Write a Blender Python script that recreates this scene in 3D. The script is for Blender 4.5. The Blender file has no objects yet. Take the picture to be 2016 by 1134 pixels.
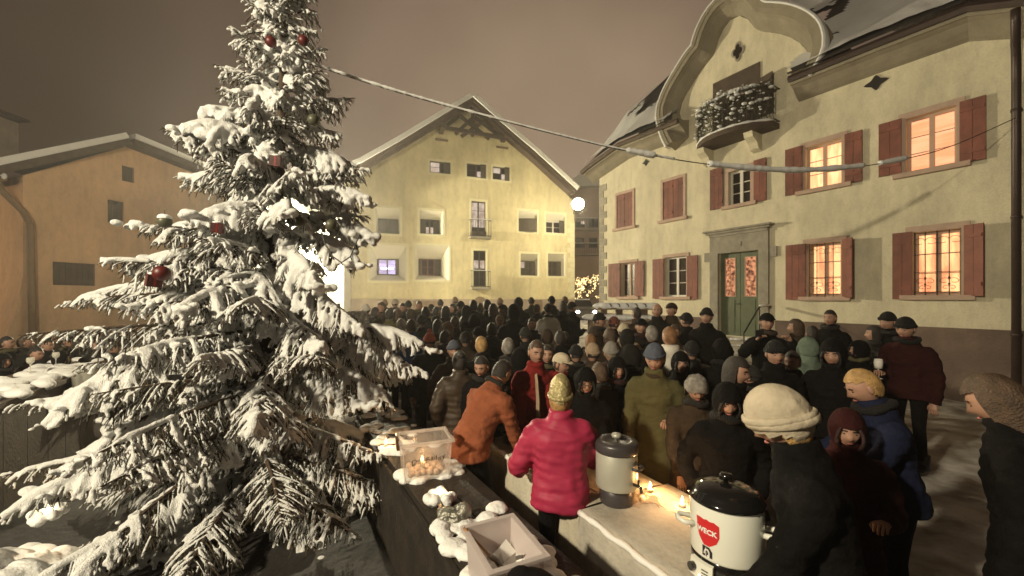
import bpy, bmesh, math, random
import numpy as np
from mathutils import Vector, Matrix, Euler
from mathutils.geometry import tessellate_polygon
R = math.radians
random.seed(7); rng = np.random.default_rng(7)
SC = bpy.context.scene
COL = SC.collection
# ------------------------------------------------------------------ camera
CAMZ, FPX, HX, HY = 2.10, 787.0, 1008.0, 588.0
cam_d = bpy.data.cameras.new('camera'); cam = bpy.data.objects.new('camera', cam_d); COL.objects.link(cam)
cam.location = (0, 0, CAMZ); cam.rotation_euler = (R(90), 0, 0)
cam_d.sensor_width = 36; cam_d.lens = 36 * FPX / 2016; cam_d.shift_y = 21 / 2016
cam_d.dof.use_dof = True; cam_d.dof.focus_distance = 3.4; cam_d.dof.aperture_fstop = 2.0
cam_d.clip_start = 0.05; cam_d.clip_end = 600
SC.camera = cam
# ------------------------------------------------------------------ exposure
SC.view_settings.view_transform = 'Standard'; SC.view_settings.look = 'None'
SC.view_settings.gamma = 1; SC.view_settings.use_curve_mapping = False
SC.view_settings.exposure = 0.0
SC.cycles.use_denoising = True
SC.cycles.max_bounces = 6; SC.cycles.diffuse_bounces = 2; SC.cycles.glossy_bounces = 2
SC.cycles.transmission_bounces = 5; SC.cycles.transparent_max_bounces = 8; SC.cycles.volume_bounces = 0
SC.cycles.sample_clamp_indirect = 3.0
# ------------------------------------------------------------------ night sky: low cloud lit by the village
world = bpy.data.worlds.new('World'); SC.world = world; world.use_nodes = True
nt = world.node_tree; nt.nodes.clear()
def N(tree, typ, **kw):
    n = tree.nodes.new(typ)
    for k, v in kw.items(): setattr(n, k, v)
    return n
o_ = N(nt, 'ShaderNodeOutputWorld'); bgn = N(nt, 'ShaderNodeBackground')
tc = N(nt, 'ShaderNodeTexCoord'); dt = N(nt, 'ShaderNodeVectorMath', operation='DOT_PRODUCT'); nt.links.new(tc.outputs['Generated'], dt.inputs[0])
ga, ge = R(8), R(16); dt.inputs[1].default_value = (math.sin(ga) * math.cos(ge), math.cos(ga) * math.cos(ge), math.sin(ge))   # glow of the village in the low cloud
ac = N(nt, 'ShaderNodeMath', operation='ARCCOSINE'); nt.links.new(dt.outputs['Value'], ac.inputs[0])
sc_ = N(nt, 'ShaderNodeMath', operation='DIVIDE'); sc_.inputs[1].default_value = math.pi; nt.links.new(ac.outputs[0], sc_.inputs[0])
rmp = N(nt, 'ShaderNodeValToRGB'); nt.links.new(sc_.outputs[0], rmp.inputs[0]); cr = rmp.color_ramp; cr.interpolation = 'EASE'
cr.elements[1].position = 100 / 180
for dg, c in ((0, (.36, .255, .165)), (14, (.325, .228, .147)), (27, (.195, .132, .088)), (42, (.085, .053, .034)), (54, (.040, .023, .013)), (100, (.034, .020, .013))):
    el = cr.elements[0] if dg == 0 else cr.elements[-1] if dg == 100 else cr.elements.new(dg / 180)
    el.position = dg / 180; el.color = (*c, 1)
nz = N(nt, 'ShaderNodeTexNoise'); nz.inputs['Scale'].default_value = 2.2; nz.inputs['Detail'].default_value = 4
nt.links.new(tc.outputs['Generated'], nz.inputs['Vector'])
mr = N(nt, 'ShaderNodeMapRange'); mr.inputs['From Min'].default_value = .3; mr.inputs['From Max'].default_value = .7
mr.inputs['To Min'].default_value = .78; mr.inputs['To Max'].default_value = 1.18
nt.links.new(nz.outputs[0], mr.inputs[0])
mx = N(nt, 'ShaderNodeMix', data_type='RGBA', blend_type='MULTIPLY'); mx.inputs[0].default_value = 1
nt.links.new(rmp.outputs[0], mx.inputs[6]); nt.links.new(mr.outputs[0], mx.inputs[7])
nt.links.new(mx.outputs[2], bgn.inputs['Color']); bgn.inputs['Strength'].default_value = 1.0
nt.links.new(bgn.outputs[0], o_.inputs[0])
# ------------------------------------------------------------------ lamps (the village's lamps; fixtures are built further down)
def px(x, y, Z): return Vector(((x - HX) * Z / FPX, Z, CAMZ - (y - HY) * Z / FPX))
LAMP_CORNER = px(1138, 401, 21.5)      # street lamp at the yellow house's corner
LAMP_WHITE = px(604, 440, 19.7)        # lamp on the white house behind the tree
LAMP_SQUARE = Vector((-5.2, -2.4, 5.8))  # tall square lamp behind the photographer
LAMP_LEFT = Vector((-24.5, 9.5, 4.6))    # lamp in the lane left of the frame
def lamp(name, loc, watt, col, rad=0.12):
    d = bpy.data.lights.new(name, 'POINT'); d.energy = watt; d.color = col; d.shadow_soft_size = rad
    o = bpy.data.objects.new(name, d); COL.objects.link(o); o.location = loc
    return o
lamp('corner_lamp_light', LAMP_CORNER + Vector((0, -.05, -.25)), 1250, (1.0, .84, .58), .28)
lamp('white_house_lamp_light', LAMP_WHITE + Vector((0, -.2, -.2)), 9200, (1.0, .88, .60), .14)
lamp('square_lamp_light', LAMP_SQUARE + Vector((0, 0, -.3)), 4000, (1.0, .87, .62), .22)
lamp('lane_lamp_light', LAMP_LEFT, 800, (1.0, .70, .42), .15)
# ------------------------------------------------------------------ materials
def mat(name, col, rough=.8, var=.0, scale=4.0, bump=0.0, bscale=30.0, metal=0.0, col2=None, detail=4, spec=None, coat=0, alpha=None):
    m = bpy.data.materials.new(name); m.use_nodes = True
    t = m.node_tree; b = t.nodes['Principled BSDF']
    b.inputs['Roughness'].default_value = rough; b.inputs['Metallic'].default_value = metal
    if spec is not None: b.inputs['Specular IOR Level'].default_value = spec
    if coat: b.inputs['Coat Weight'].default_value = coat
    c = (*col, 1)
    if var or col2:
        tx = N(t, 'ShaderNodeTexCoord'); nz = N(t, 'ShaderNodeTexNoise'); nz.inputs['Scale'].default_value = scale; nz.inputs['Detail'].default_value = detail
        t.links.new(tx.outputs['Object'], nz.inputs['Vector'])
        rp = N(t, 'ShaderNodeValToRGB'); t.links.new(nz.outputs[0], rp.inputs[0])
        c2 = (*col2, 1) if col2 else tuple(v * (1 - var) for v in col) + (1,)
        rp.color_ramp.elements[0].position = .36; rp.color_ramp.elements[1].position = .64
        rp.color_ramp.elements[0].color = c2; rp.color_ramp.elements[1].color = c
        t.links.new(rp.outputs[0], b.inputs['Base Color'])
    else: b.inputs['Base Color'].default_value = c
    if bump:
        tx = N(t, 'ShaderNodeTexCoord'); nb = N(t, 'ShaderNodeTexNoise'); nb.inputs['Scale'].default_value = bscale; nb.inputs['Detail'].default_value = 6
        t.links.new(tx.outputs['Object'], nb.inputs['Vector'])
        bp = N(t, 'ShaderNodeBump'); bp.inputs['Strength'].default_value = bump; bp.inputs['Distance'].default_value = .02
        t.links.new(nb.outputs[0], bp.inputs['Height']); t.links.new(bp.outputs[0], b.inputs['Normal'])
    return m
def emis(name, col, strength, var=None, scale=6.0, stretch=(1, 1, 1)):
    m = bpy.data.materials.new(name); m.use_nodes = True
    t = m.node_tree; t.nodes.clear(); o = N(t, 'ShaderNodeOutputMaterial'); e = N(t, 'ShaderNodeEmission')
    e.inputs['Strength'].default_value = strength; e.inputs['Color'].default_value = (*col, 1)
    if var:
        tx = N(t, 'ShaderNodeTexCoord'); mp = N(t, 'ShaderNodeMapping'); mp.inputs['Scale'].default_value = stretch
        nz = N(t, 'ShaderNodeTexNoise'); nz.inputs['Scale'].default_value = scale; nz.inputs['Detail'].default_value = 3
        rp = N(t, 'ShaderNodeValToRGB'); rp.color_ramp.elements[0].position = .38; rp.color_ramp.elements[1].position = .6
        rp.color_ramp.elements[0].color = (*var, 1); rp.color_ramp.elements[1].color = (*col, 1)
        t.links.new(tx.outputs['Object'], mp.inputs[0]); t.links.new(mp.outputs[0], nz.inputs['Vector']); t.links.new(nz.outputs[0], rp.inputs[0]); t.links.new(rp.outputs[0], e.inputs['Color'])
    t.links.new(e.outputs[0], o.inputs[0]); return m
M = {}
M['snow'] = mat('snow', (.84, .84, .82), .75, .06, 9, .5, 45)
M['snow_roof'] = mat('roof_snow', (.82, .82, .80), .8, .08, 1.5, .6, 12)
M['cream'] = mat('cream_plaster', (.68, .62, .45), .95, .13, .9, .35, 26)
M['yellow'] = mat('yellow_plaster', (.68, .60, .36), .95, .12, .7, .3, 14)
M['yellow_trim'] = mat('pale_trim', (.74, .69, .46), .9, .06, 2, .2, 14)
M['splay'] = mat('splay_plaster', (.72, .68, .54), .9, .05, 2, .2, 14)
M['plinth'] = mat('plinth_plaster', (.42, .34, .26), .95, .2, 1.4, .5, 14)
M['rplinth'] = mat('dark_plinth', (.17, .12, .095), .95, .35, 1.2, .5, 14)
M['orange_wall'] = mat('ochre_plaster', (.66, .43, .25), .95, .16, .5, .3, 10, col2=(.56, .37, .22))
M['white_wall'] = mat('white_plaster', (.50, .49, .44), .9, .05, 1, .2, 14)
M['stone'] = mat('grey_stone', (.33, .30, .24), .9, .2, 5, .5, 40)
M['cove'] = mat('grey_brown_cornice', (.27, .235, .17), .85, .12, 3, .2, 20)
M['surround'] = mat('pink_stone_surround', (.50, .36, .28), .85, .15, 5, .3, 30)
M['shutter'] = mat('red_brown_shutter_paint', (.22, .075, .050), .65, .25, 4, .2, 40)
M['shutter_dark'] = mat('dark_shutter_wood', (.075, .060, .040), .7, .25, 6, .2, 30)
M['timber'] = mat('dark_timber', (.085, .058, .038), .8, .35, 5, .4, 30)
M['timber_light'] = mat('weathered_timber', (.24, .17, .11), .85, .3, 6, .4, 30)
M['wframe'] = mat('white_window_paint', (.72, .68, .60), .5, .06, 5)
M['wframe_warm'] = mat('cream_window_paint', (.55, .36, .26), .5, .06, 5)
M['glass'] = mat('dark_glass', (.03, .022, .018), .12, spec=.6)
M['green_door'] = mat('green_door_paint', (.095, .115, .060), .55, .2, 5, .1, 30)
M['iron'] = mat('black_iron', (.02, .018, .016), .5, metal=.3)
M['pipe'] = mat('brown_drainpipe', (.055, .035, .028), .45, .2, 8, metal=.2)
M['pipe_left'] = mat('tan_drainpipe', (.22, .14, .07), .5, .15, 6)
M['tile'] = mat('dark_roof_slate', (.045, .036, .030), .8, .4, 6, .5, 20)
M['needle'] = mat('spruce_needles', (.050, .062, .024), .6, .3, 8, col2=(.085, .068, .028))
M['bark'] = mat('spruce_bark', (.075, .050, .032), .9, .35, 14, .6, 40)
def stain(m, lo=.87, hi=1.04):
    t = m.node_tree; pb = t.nodes['Principled BSDF']; src = pb.inputs['Base Color'].links[0].from_socket
    tx = N(t, 'ShaderNodeTexCoord'); out = src
    for sc, st, a, b in ((1.5, (1, 1, .16), lo, hi), (5.5, (1, 1, .5), .91, 1.04), (30, (1, 1, 1), .93, 1.05)):
        mp = N(t, 'ShaderNodeMapping'); mp.inputs['Scale'].default_value = st; nz = N(t, 'ShaderNodeTexNoise'); nz.inputs['Scale'].default_value = sc; nz.inputs['Detail'].default_value = 7; nz.inputs['Roughness'].default_value = .62
        t.links.new(tx.outputs['Object'], mp.inputs[0]); t.links.new(mp.outputs[0], nz.inputs['Vector'])
        rg = N(t, 'ShaderNodeMapRange'); rg.inputs['From Min'].default_value = .34; rg.inputs['From Max'].default_value = .56; rg.inputs['To Min'].default_value = a; rg.inputs['To Max'].default_value = b; t.links.new(nz.outputs[0], rg.inputs[0])
        mm = N(t, 'ShaderNodeMix', data_type='RGBA', blend_type='MULTIPLY'); mm.inputs[0].default_value = 1; t.links.new(out, mm.inputs[6]); t.links.new(rg.outputs[0], mm.inputs[7]); out = mm.outputs[2]
    t.links.new(out, pb.inputs['Base Color'])
for k_ in ('cream', 'yellow', 'orange_wall', 'rplinth', 'plinth', 'cove', 'stone'): stain(M[k_])
stain(M['shutter'], .6, 1.1)
M['lit'] = emis('warm_window_glow', (1.0, .54, .23), 1.75, (.80, .26, .11), 3.0, (2.2, 2.2, .5))
M['lit2'] = emis('peach_window_glow', (1.0, .47, .24), 1.45, (1.0, .36, .16), 2.2, (.6, .6, 4))
M['lit3'] = emis('lamplit_curtain_glow', (1.0, .60, .28), 1.8, (1.0, .40, .17), 2.5, (4, 4, .6))
M['lit_door'] = emis('door_glass_glow', (1.0, .42, .20), .9, (.16, .05, .03), 11.0)
M['lit_violet'] = emis('violet_window_glow', (.72, .60, .95), 1.25, (.42, .33, .50), 2.5, (.5, .5, 3))
M['lit_pale'] = emis('pale_window_glow', (.95, .78, .62), .75, (.60, .42, .32), 2.5)
M['tube_white'] = emis('white_tube_light', (.95, .9, 1.0), 6)
M['lampglow'] = emis('lamp_glass_glow', (1.0, .88, .55), 90)
M['lampglow_white'] = emis('white_lamp_glass_glow', (1.0, .95, .8), 40)
M['flame'] = emis('candle_flame', (1.0, .58, .20), 42)
M['fairy'] = emis('fairy_light', (1.0, .72, .30), 4)
M['headlight'] = emis('headlight_glow', (1.0, .9, .75), 30)
# ------------------------------------------------------------------ mesh building
WL = {}
def link(name, me, parent=None, kind=None):
    o = bpy.data.objects.new(name, me); COL.objects.link(o)
    if parent is not None: o.parent = parent
    if kind: o['kind'] = kind
    return o
def tag(o, label, cat, group=None):
    o['label'] = label; o['category'] = cat
    if group: o['group'] = group
    return o
def empty(name, loc, label=None, cat=None, group=None, rz=0):
    o = bpy.data.objects.new(name, None); COL.objects.link(o); o.location = loc; o.rotation_euler.z = rz; o.empty_display_size = .1
    WL[o.name] = Vector(loc)
    if label: tag(o, label, cat, group)
    return o
class MB:
    def __init__(s): s.v = []; s.f = []; s.m = []
    def add(s, vs, fs, mi=0):
        b = len(s.v); s.v.extend([tuple(p) for p in vs]); s.f.extend([tuple(b + i for i in f) for f in fs]); s.m.extend([mi] * len(fs)); return s
    def box(s, F, a, b, mi=0):
        """F maps local (x,y,z) to world; a,b opposite corners"""
        c = [F(x, y, z) for z in (a[2], b[2]) for y in (a[1], b[1]) for x in (a[0], b[0])]
        return s.add(c, [(0, 2, 3, 1), (4, 5, 7, 6), (0, 1, 5, 4), (2, 6, 7, 3), (0, 4, 6, 2), (1, 3, 7, 5)], mi)
    def tube(s, pts, rad, n=6, mi=0, flat=1.0, cap=True):
        P = [Vector(p) for p in pts]; k = len(P)
        if not hasattr(rad, '__len__'): rad = [rad] * k
        vs = []; prev = None
        for i in range(k):
            d = (P[min(i + 1, k - 1)] - P[max(i - 1, 0)])
            if d.length < 1e-9: d = Vector((0, 0, 1))
            d.normalize()
            ref = prev if prev is not None else (Vector((0, 0, 1)) if abs(d.z) < .95 else Vector((0, 1, 0)))
            a = ref - d * ref.dot(d)
            if a.length < 1e-6: a = Vector((1, 0, 0)) - d * d.x
            a.normalize(); b = d.cross(a); prev = a
            for j in range(n):
                t = 2 * math.pi * j / n
                vs.append(P[i] + a * (rad[i] * math.cos(t)) + b * (rad[i] * flat * math.sin(t)))
        fs = [(i * n + j, i * n + (j + 1) % n, (i + 1) * n + (j + 1) % n, (i + 1) * n + j) for i in range(k - 1) for j in range(n)]
        if cap: fs += [tuple(reversed(range(n))), tuple((k - 1) * n + j for j in range(n))]
        return s.add(vs, fs, mi)
    def lathe(s, prof, c=(0, 0, 0), n=24, mi=0):
        """prof: list (r, z)"""
        vs = []; c = Vector(c)
        for r, z in prof:
            for j in range(n):
                t = 2 * math.pi * j / n; vs.append(c + Vector((r * math.cos(t), r * math.sin(t), z)))
        k = len(prof)
        fs = [(i * n + j, i * n + (j + 1) % n, (i + 1) * n + (j + 1) % n, (i + 1) * n + j) for i in range(k - 1) for j in range(n)]
        fs += [tuple(reversed(range(n))), tuple((k - 1) * n + j for j in range(n))]
        return s.add(vs, fs, mi)
    def ell(s, c, r, n=10, m=7, mi=0, rot=None):
        c = Vector(c); vs = [c + (rot @ Vector((0, 0, r[2])) if rot else Vector((0, 0, r[2])))]
        for i in range(1, m):
            ph = math.pi * i / m
            for j in range(n):
                t = 2 * math.pi * j / n
                p = Vector((r[0] * math.sin(ph) * math.cos(t), r[1] * math.sin(ph) * math.sin(t), r[2] * math.cos(ph)))
                vs.append(c + (rot @ p if rot else p))
        p = Vector((0, 0, -r[2])); vs.append(c + (rot @ p if rot else p))
        L = len(vs) - 1
        fs = [(0, 1 + j, 1 + (j + 1) % n) for j in range(n)]
        fs += [(1 + i * n + j, 1 + (i + 1) * n + j, 1 + (i + 1) * n + (j + 1) % n, 1 + i * n + (j + 1) % n) for i in range(m - 2) for j in range(n)]
        fs += [(L, 1 + (m - 2) * n + (j + 1) % n, 1 + (m - 2) * n + j) for j in range(n)]
        return s.add(vs, fs, mi)
    def prism(s, poly, ext, mi=0):
        """poly: world points of a planar polygon; ext: extrusion vector"""
        P = [Vector(p) for p in poly]; e = Vector(ext); n = len(P)
        tri = tessellate_polygon([P])
        fs = [tuple(t) for t in tri] + [tuple(n + i for i in reversed(t)) for t in tri]
        fs += [(i, (i + 1) % n, n + (i + 1) % n, n + i) for i in range(n)]
        return s.add(P + [p + e for p in P], fs, mi)
    def mesh(s, name, mats, off=Vector((0, 0, 0)), smooth=False):
        me = bpy.data.meshes.new(name)
        me.from_pydata([(p[0] - off[0], p[1] - off[1], p[2] - off[2]) for p in s.v], [], s.f)
        for m in (mats if isinstance(mats, (list, tuple)) else [mats]): me.materials.append(m)
        if any(s.m): me.polygons.foreach_set('material_index', s.m)
        if smooth: me.polygons.foreach_set('use_smooth', [True] * len(me.polygons))
        me.update(); return me
    def build(s, name, mats, parent=None, smooth=False, kind=None):
        """world-space build under a parent that is not rotated (its world location is in WL)"""
        off = WL.get(parent.name, Vector((0, 0, 0))) if parent is not None else Vector((0, 0, 0))
        me = s.mesh(name, mats, off, smooth)
        o = link(name, me, parent, kind); WL[o.name] = Vector(off)
        return o
def smooth_angle(me, ang=40):
    me.polygons.foreach_set('use_smooth', [True] * len(me.polygons))
    try: me.set_sharp_from_angle(angle=R(ang))
    except Exception: pass
I3 = lambda x, y, z: Vector((x, y, z))
def frame(O, u, n):
    O = Vector(O); u = Vector(u).normalized(); n = Vector(n).normalized(); z = Vector((0, 0, 1))
    return lambda s, d, h: Vector((O.x, O.y, 0)) + u * s + n * d + z * h
def picker(O, u, n):
    O = Vector((O[0], O[1], 0)); u = Vector(u).normalized(); n = Vector(n).normalized(); C = Vector((0, 0, CAMZ))
    def pick(x, y, d=0.0):
        r = Vector(((x - HX) / FPX, 1, (HY - y) / FPX)); Q = O + n * d
        t = (Q - C).dot(n) / r.dot(n); P = C + r * t
        return ((P - Q).dot(u), P.z)
    return pick
def sn(P, f=1.0, seed=0):
    """cheap smooth pseudo noise in about -1..1 for an (n,3) array"""
    r = np.random.default_rng(seed); out = np.zeros(len(P))
    for k in range(6):
        d = r.normal(size=3); d /= np.linalg.norm(d); w = f * (0.6 + 1.1 * r.random())
        out += np.sin(P @ d * w + r.random() * 6.28 + 1.3 * np.sin(P @ np.roll(d, 1) * w * .7))
    return out / 4.0
def remesh(mb, voxel, smooth=2, noise=None):
    me = mb.mesh('tmp', []); o = link('tmp', me)
    md = o.modifiers.new('r', 'REMESH'); md.mode = 'VOXEL'; md.voxel_size = voxel
    if smooth:
        sm = o.modifiers.new('s', 'SMOOTH'); sm.iterations = smooth; sm.factor = .5
    dg = bpy.context.evaluated_depsgraph_get(); ev = o.evaluated_get(dg); m2 = ev.to_mesh()
    V = np.empty(len(m2.vertices) * 3); m2.vertices.foreach_get('co', V); V = V.reshape(-1, 3)
    Nn = np.empty(len(m2.vertices) * 3); m2.vertices.foreach_get('normal', Nn); Nn = Nn.reshape(-1, 3)
    F = [tuple(p.vertices) for p in m2.polygons]
    ev.to_mesh_clear(); bpy.data.objects.remove(o); bpy.data.meshes.remove(me)
    if noise is not None: V = V + Nn * noise(V)[:, None]
    return V, F
# ------------------------------------------------------------------ ground height of the square (rises gently to the houses)
def gz(x, y):
    t = min(max((y - 6.0) / 13.0, 0), 1); t = t * t * (3 - 2 * t) * .62
    l = min(max((-x - 3.0) / 8.0, 0), 1) * .22 * min(max(1 - (y - 7) / 6, 0), 1)
    return t - l
# ================================================================== ground
def build_ground():
    xs = np.unique(np.concatenate([np.linspace(-80, -14, 23), np.linspace(-14, 14, 150), np.linspace(14, 80, 23)]))
    ys = np.unique(np.concatenate([np.linspace(-60, 0, 21), np.linspace(0, 9, 100), np.linspace(9, 24, 80), np.linspace(24, 110, 26)]))
    X, Y = np.meshgrid(xs, ys); P = np.stack([X.ravel(), Y.ravel(), np.zeros(X.size)], 1)
    g = np.array([gz(a, b) for a, b, _ in P])
    fade = np.clip(1 - (np.abs(P[:, 0]) - 12) / 4, 0, 1) * np.clip(1 - (P[:, 1] - 22) / 4, 0, 1)
    rel = sn(P, 2.2, 1) * .022 + sn(P, 6.5, 2) * .016 + sn(P, 15, 3) * .010
    P[:, 2] = g + rel * fade - .02
    n = len(xs)
    F = [(j * n + i, j * n + i + 1, (j + 1) * n + i + 1, (j + 1) * n + i) for j in range(len(ys) - 1) for i in range(n - 1)]
    me = bpy.data.meshes.new('snowy_ground'); me.from_pydata(P.tolist(), [], F)
    me.polygons.foreach_set('use_smooth', [True] * len(me.polygons))
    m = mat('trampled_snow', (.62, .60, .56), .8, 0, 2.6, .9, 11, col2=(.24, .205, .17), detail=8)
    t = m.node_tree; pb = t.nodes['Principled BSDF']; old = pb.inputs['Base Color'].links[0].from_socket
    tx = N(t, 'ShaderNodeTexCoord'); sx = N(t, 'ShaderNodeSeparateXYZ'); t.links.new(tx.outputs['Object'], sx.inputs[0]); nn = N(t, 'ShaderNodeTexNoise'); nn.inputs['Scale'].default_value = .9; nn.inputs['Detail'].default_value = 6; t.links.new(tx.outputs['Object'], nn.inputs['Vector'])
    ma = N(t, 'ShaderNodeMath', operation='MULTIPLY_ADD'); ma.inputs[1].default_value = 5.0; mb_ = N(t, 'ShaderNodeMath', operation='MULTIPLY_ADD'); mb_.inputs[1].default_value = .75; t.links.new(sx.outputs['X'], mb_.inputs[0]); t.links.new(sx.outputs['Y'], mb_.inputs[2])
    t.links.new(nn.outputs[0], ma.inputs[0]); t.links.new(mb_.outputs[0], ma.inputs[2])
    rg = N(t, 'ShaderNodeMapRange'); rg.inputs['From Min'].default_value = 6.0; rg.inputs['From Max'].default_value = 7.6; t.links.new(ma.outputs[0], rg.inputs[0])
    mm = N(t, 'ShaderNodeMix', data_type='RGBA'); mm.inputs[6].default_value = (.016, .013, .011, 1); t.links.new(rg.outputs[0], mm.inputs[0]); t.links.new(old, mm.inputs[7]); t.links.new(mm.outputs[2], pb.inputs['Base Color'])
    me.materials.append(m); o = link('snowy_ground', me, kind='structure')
build_ground()
# ================================================================== walls with openings
def wall_mesh(F, outer, holes, depth=.28, mi=0, mb=None, thick=True):
    mb = mb or MB()
    polys = [[Vector((s, h, 0)) for s, h in outer]] + [[Vector(p + (0,)) for p in ((a, b), (a, d), (c, d), (c, b))] for a, b, c, d in holes]
    flat = [p for pl in polys for p in pl]
    mb.add([F(p.x, 0, p.y) for p in flat], [tuple(t) for t in tessellate_polygon(polys)], mi)
    for a, b, c, d in holes:
        q = [(a, b), (c, b), (c, d), (a, d)]
        for i in range(4):
            (s0, h0), (s1, h1) = q[i], q[(i + 1) % 4]
            mb.add([F(s0, 0, h0), F(s1, 0, h1), F(s1, -depth, h1), F(s0, -depth, h0)], [(0, 1, 2, 3)], mi)
    return mb
def rect(pick, x0, y0, x1, y1, d=0.0):
    """pixel box (x0,y0 upper left / x1,y1 lower right, mid heights) -> facade rectangle (s0,h0,s1,h1)"""
    s0, t0 = pick(x0, y0, d); s1, t1 = pick(x1, y1, d)
    return (s0, t1, s1, t0)
def rect4(pick, xl, xr, ytl, ybl, ytr, ybr, d=0.0):
    s0, a = pick(xl, ytl, d); _, b = pick(xl, ybl, d); s1, c = pick(xr, ytr, d); _, e = pick(xr, ybr, d)
    return (s0, (b + e) / 2, s1, (a + c) / 2)
def casement(F, r, d, root, frame_mat, pane_mat, nx=2, ny=3, bar=.022, fw=.055, pane_mats=None, name='window'):
    """window frame with mullion and glazing bars; each pane a sub-part"""
    s0, h0, s1, h1 = r
    mb = MB(); t = .05
    for a, b in (((s0, d, h0), (s0 + fw, d + t, h1)), ((s1 - fw, d, h0), (s1, d + t, h1)), ((s0 + fw, d, h1 - fw), (s1 - fw, d + t, h1)), ((s0 + fw, d, h0), (s1 - fw, d + t, h0 + fw))): mb.box(F, a, b)
    mid = (s0 + s1) / 2; ml = fw * .75
    if nx == 2: mb.box(F, (mid - ml, d + .003, h0 + fw), (mid + ml, d + t + .012, h1 - fw))
    cols = [(s0 + fw, mid - ml), (mid + ml, s1 - fw)] if nx == 2 else [(s0 + fw, s1 - fw)]
    hh = (h1 - h0 - 2 * fw) / ny
    for a, b in cols:
        for k in range(1, ny):
            z = h0 + fw + k * hh; mb.box(F, (a, d + .01, z - bar / 2), (b, d + t - .008, z + bar / 2))
    fr = mb.build(name, frame_mat, root)
    i = 0
    for a, b in cols:
        for k in range(ny):
            z0 = h0 + fw + k * hh; pm = pane_mat if not pane_mats else pane_mats[i % len(pane_mats)]
            MB().box(F, (a, d + .012, z0 + bar / 2), (b, d + .02, z0 + hh - bar / 2)).build('pane', pm, fr); i += 1
    return fr
def shutter(F, r, d, root, m, rails=True, slats=0, hinge=None, ang=0):
    """a boarded shutter leaf: boards, cross rails and a small holder"""
    s0, h0, s1, h1 = r; G = F
    if hinge:   # swing about a vertical edge by ang degrees
        hs = s0 if hinge == 'l' else s1; ca, sa = math.cos(R(ang)), math.sin(R(ang))
        def G(s, dd, h):
            q = s - hs; w = dd - d
            return F(hs + q * ca - (w * sa if hinge == 'l' else -w * sa), d + abs(q) * sa + w * ca, h)
    mb = MB(); w = (s1 - s0); nb = max(2, round(w / .17))
    for k in range(nb):
        a = s0 + w * k / nb + .003; b = s0 + w * (k + 1) / nb - .003
        mb.box(G, (a, d, h0), (b, d + .028, h1))
    o = mb.build('shutter', m, root)
    for z in (h0 + (h1 - h0) * .14, h0 + (h1 - h0) * .82): MB().box(G, (s0 + .02, d + .028, z), (s1 - .02, d + .048, z + .07)).build('rail', m, o)
    return o
def surround(F, r, root, m, w=.11, p=.035, sill=True, lintel=True):
    s0, h0, s1, h1 = r; mb = MB()
    mb.box(F, (s0 - w, 0, h0), (s0, p, h1)); mb.box(F, (s1, 0, h0), (s1 + w, p, h1)); mb.box(F, (s0 - w, 0, h1), (s1 + w, p, h1 + w * 1.1))
    o = mb.build('surround', m, root)
    if sill:
        MB().box(F, (s0 - w - .08, 0, h0 - .10), (s1 + w + .08, .11, h0)).build('sill', m, o)
    return o
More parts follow.
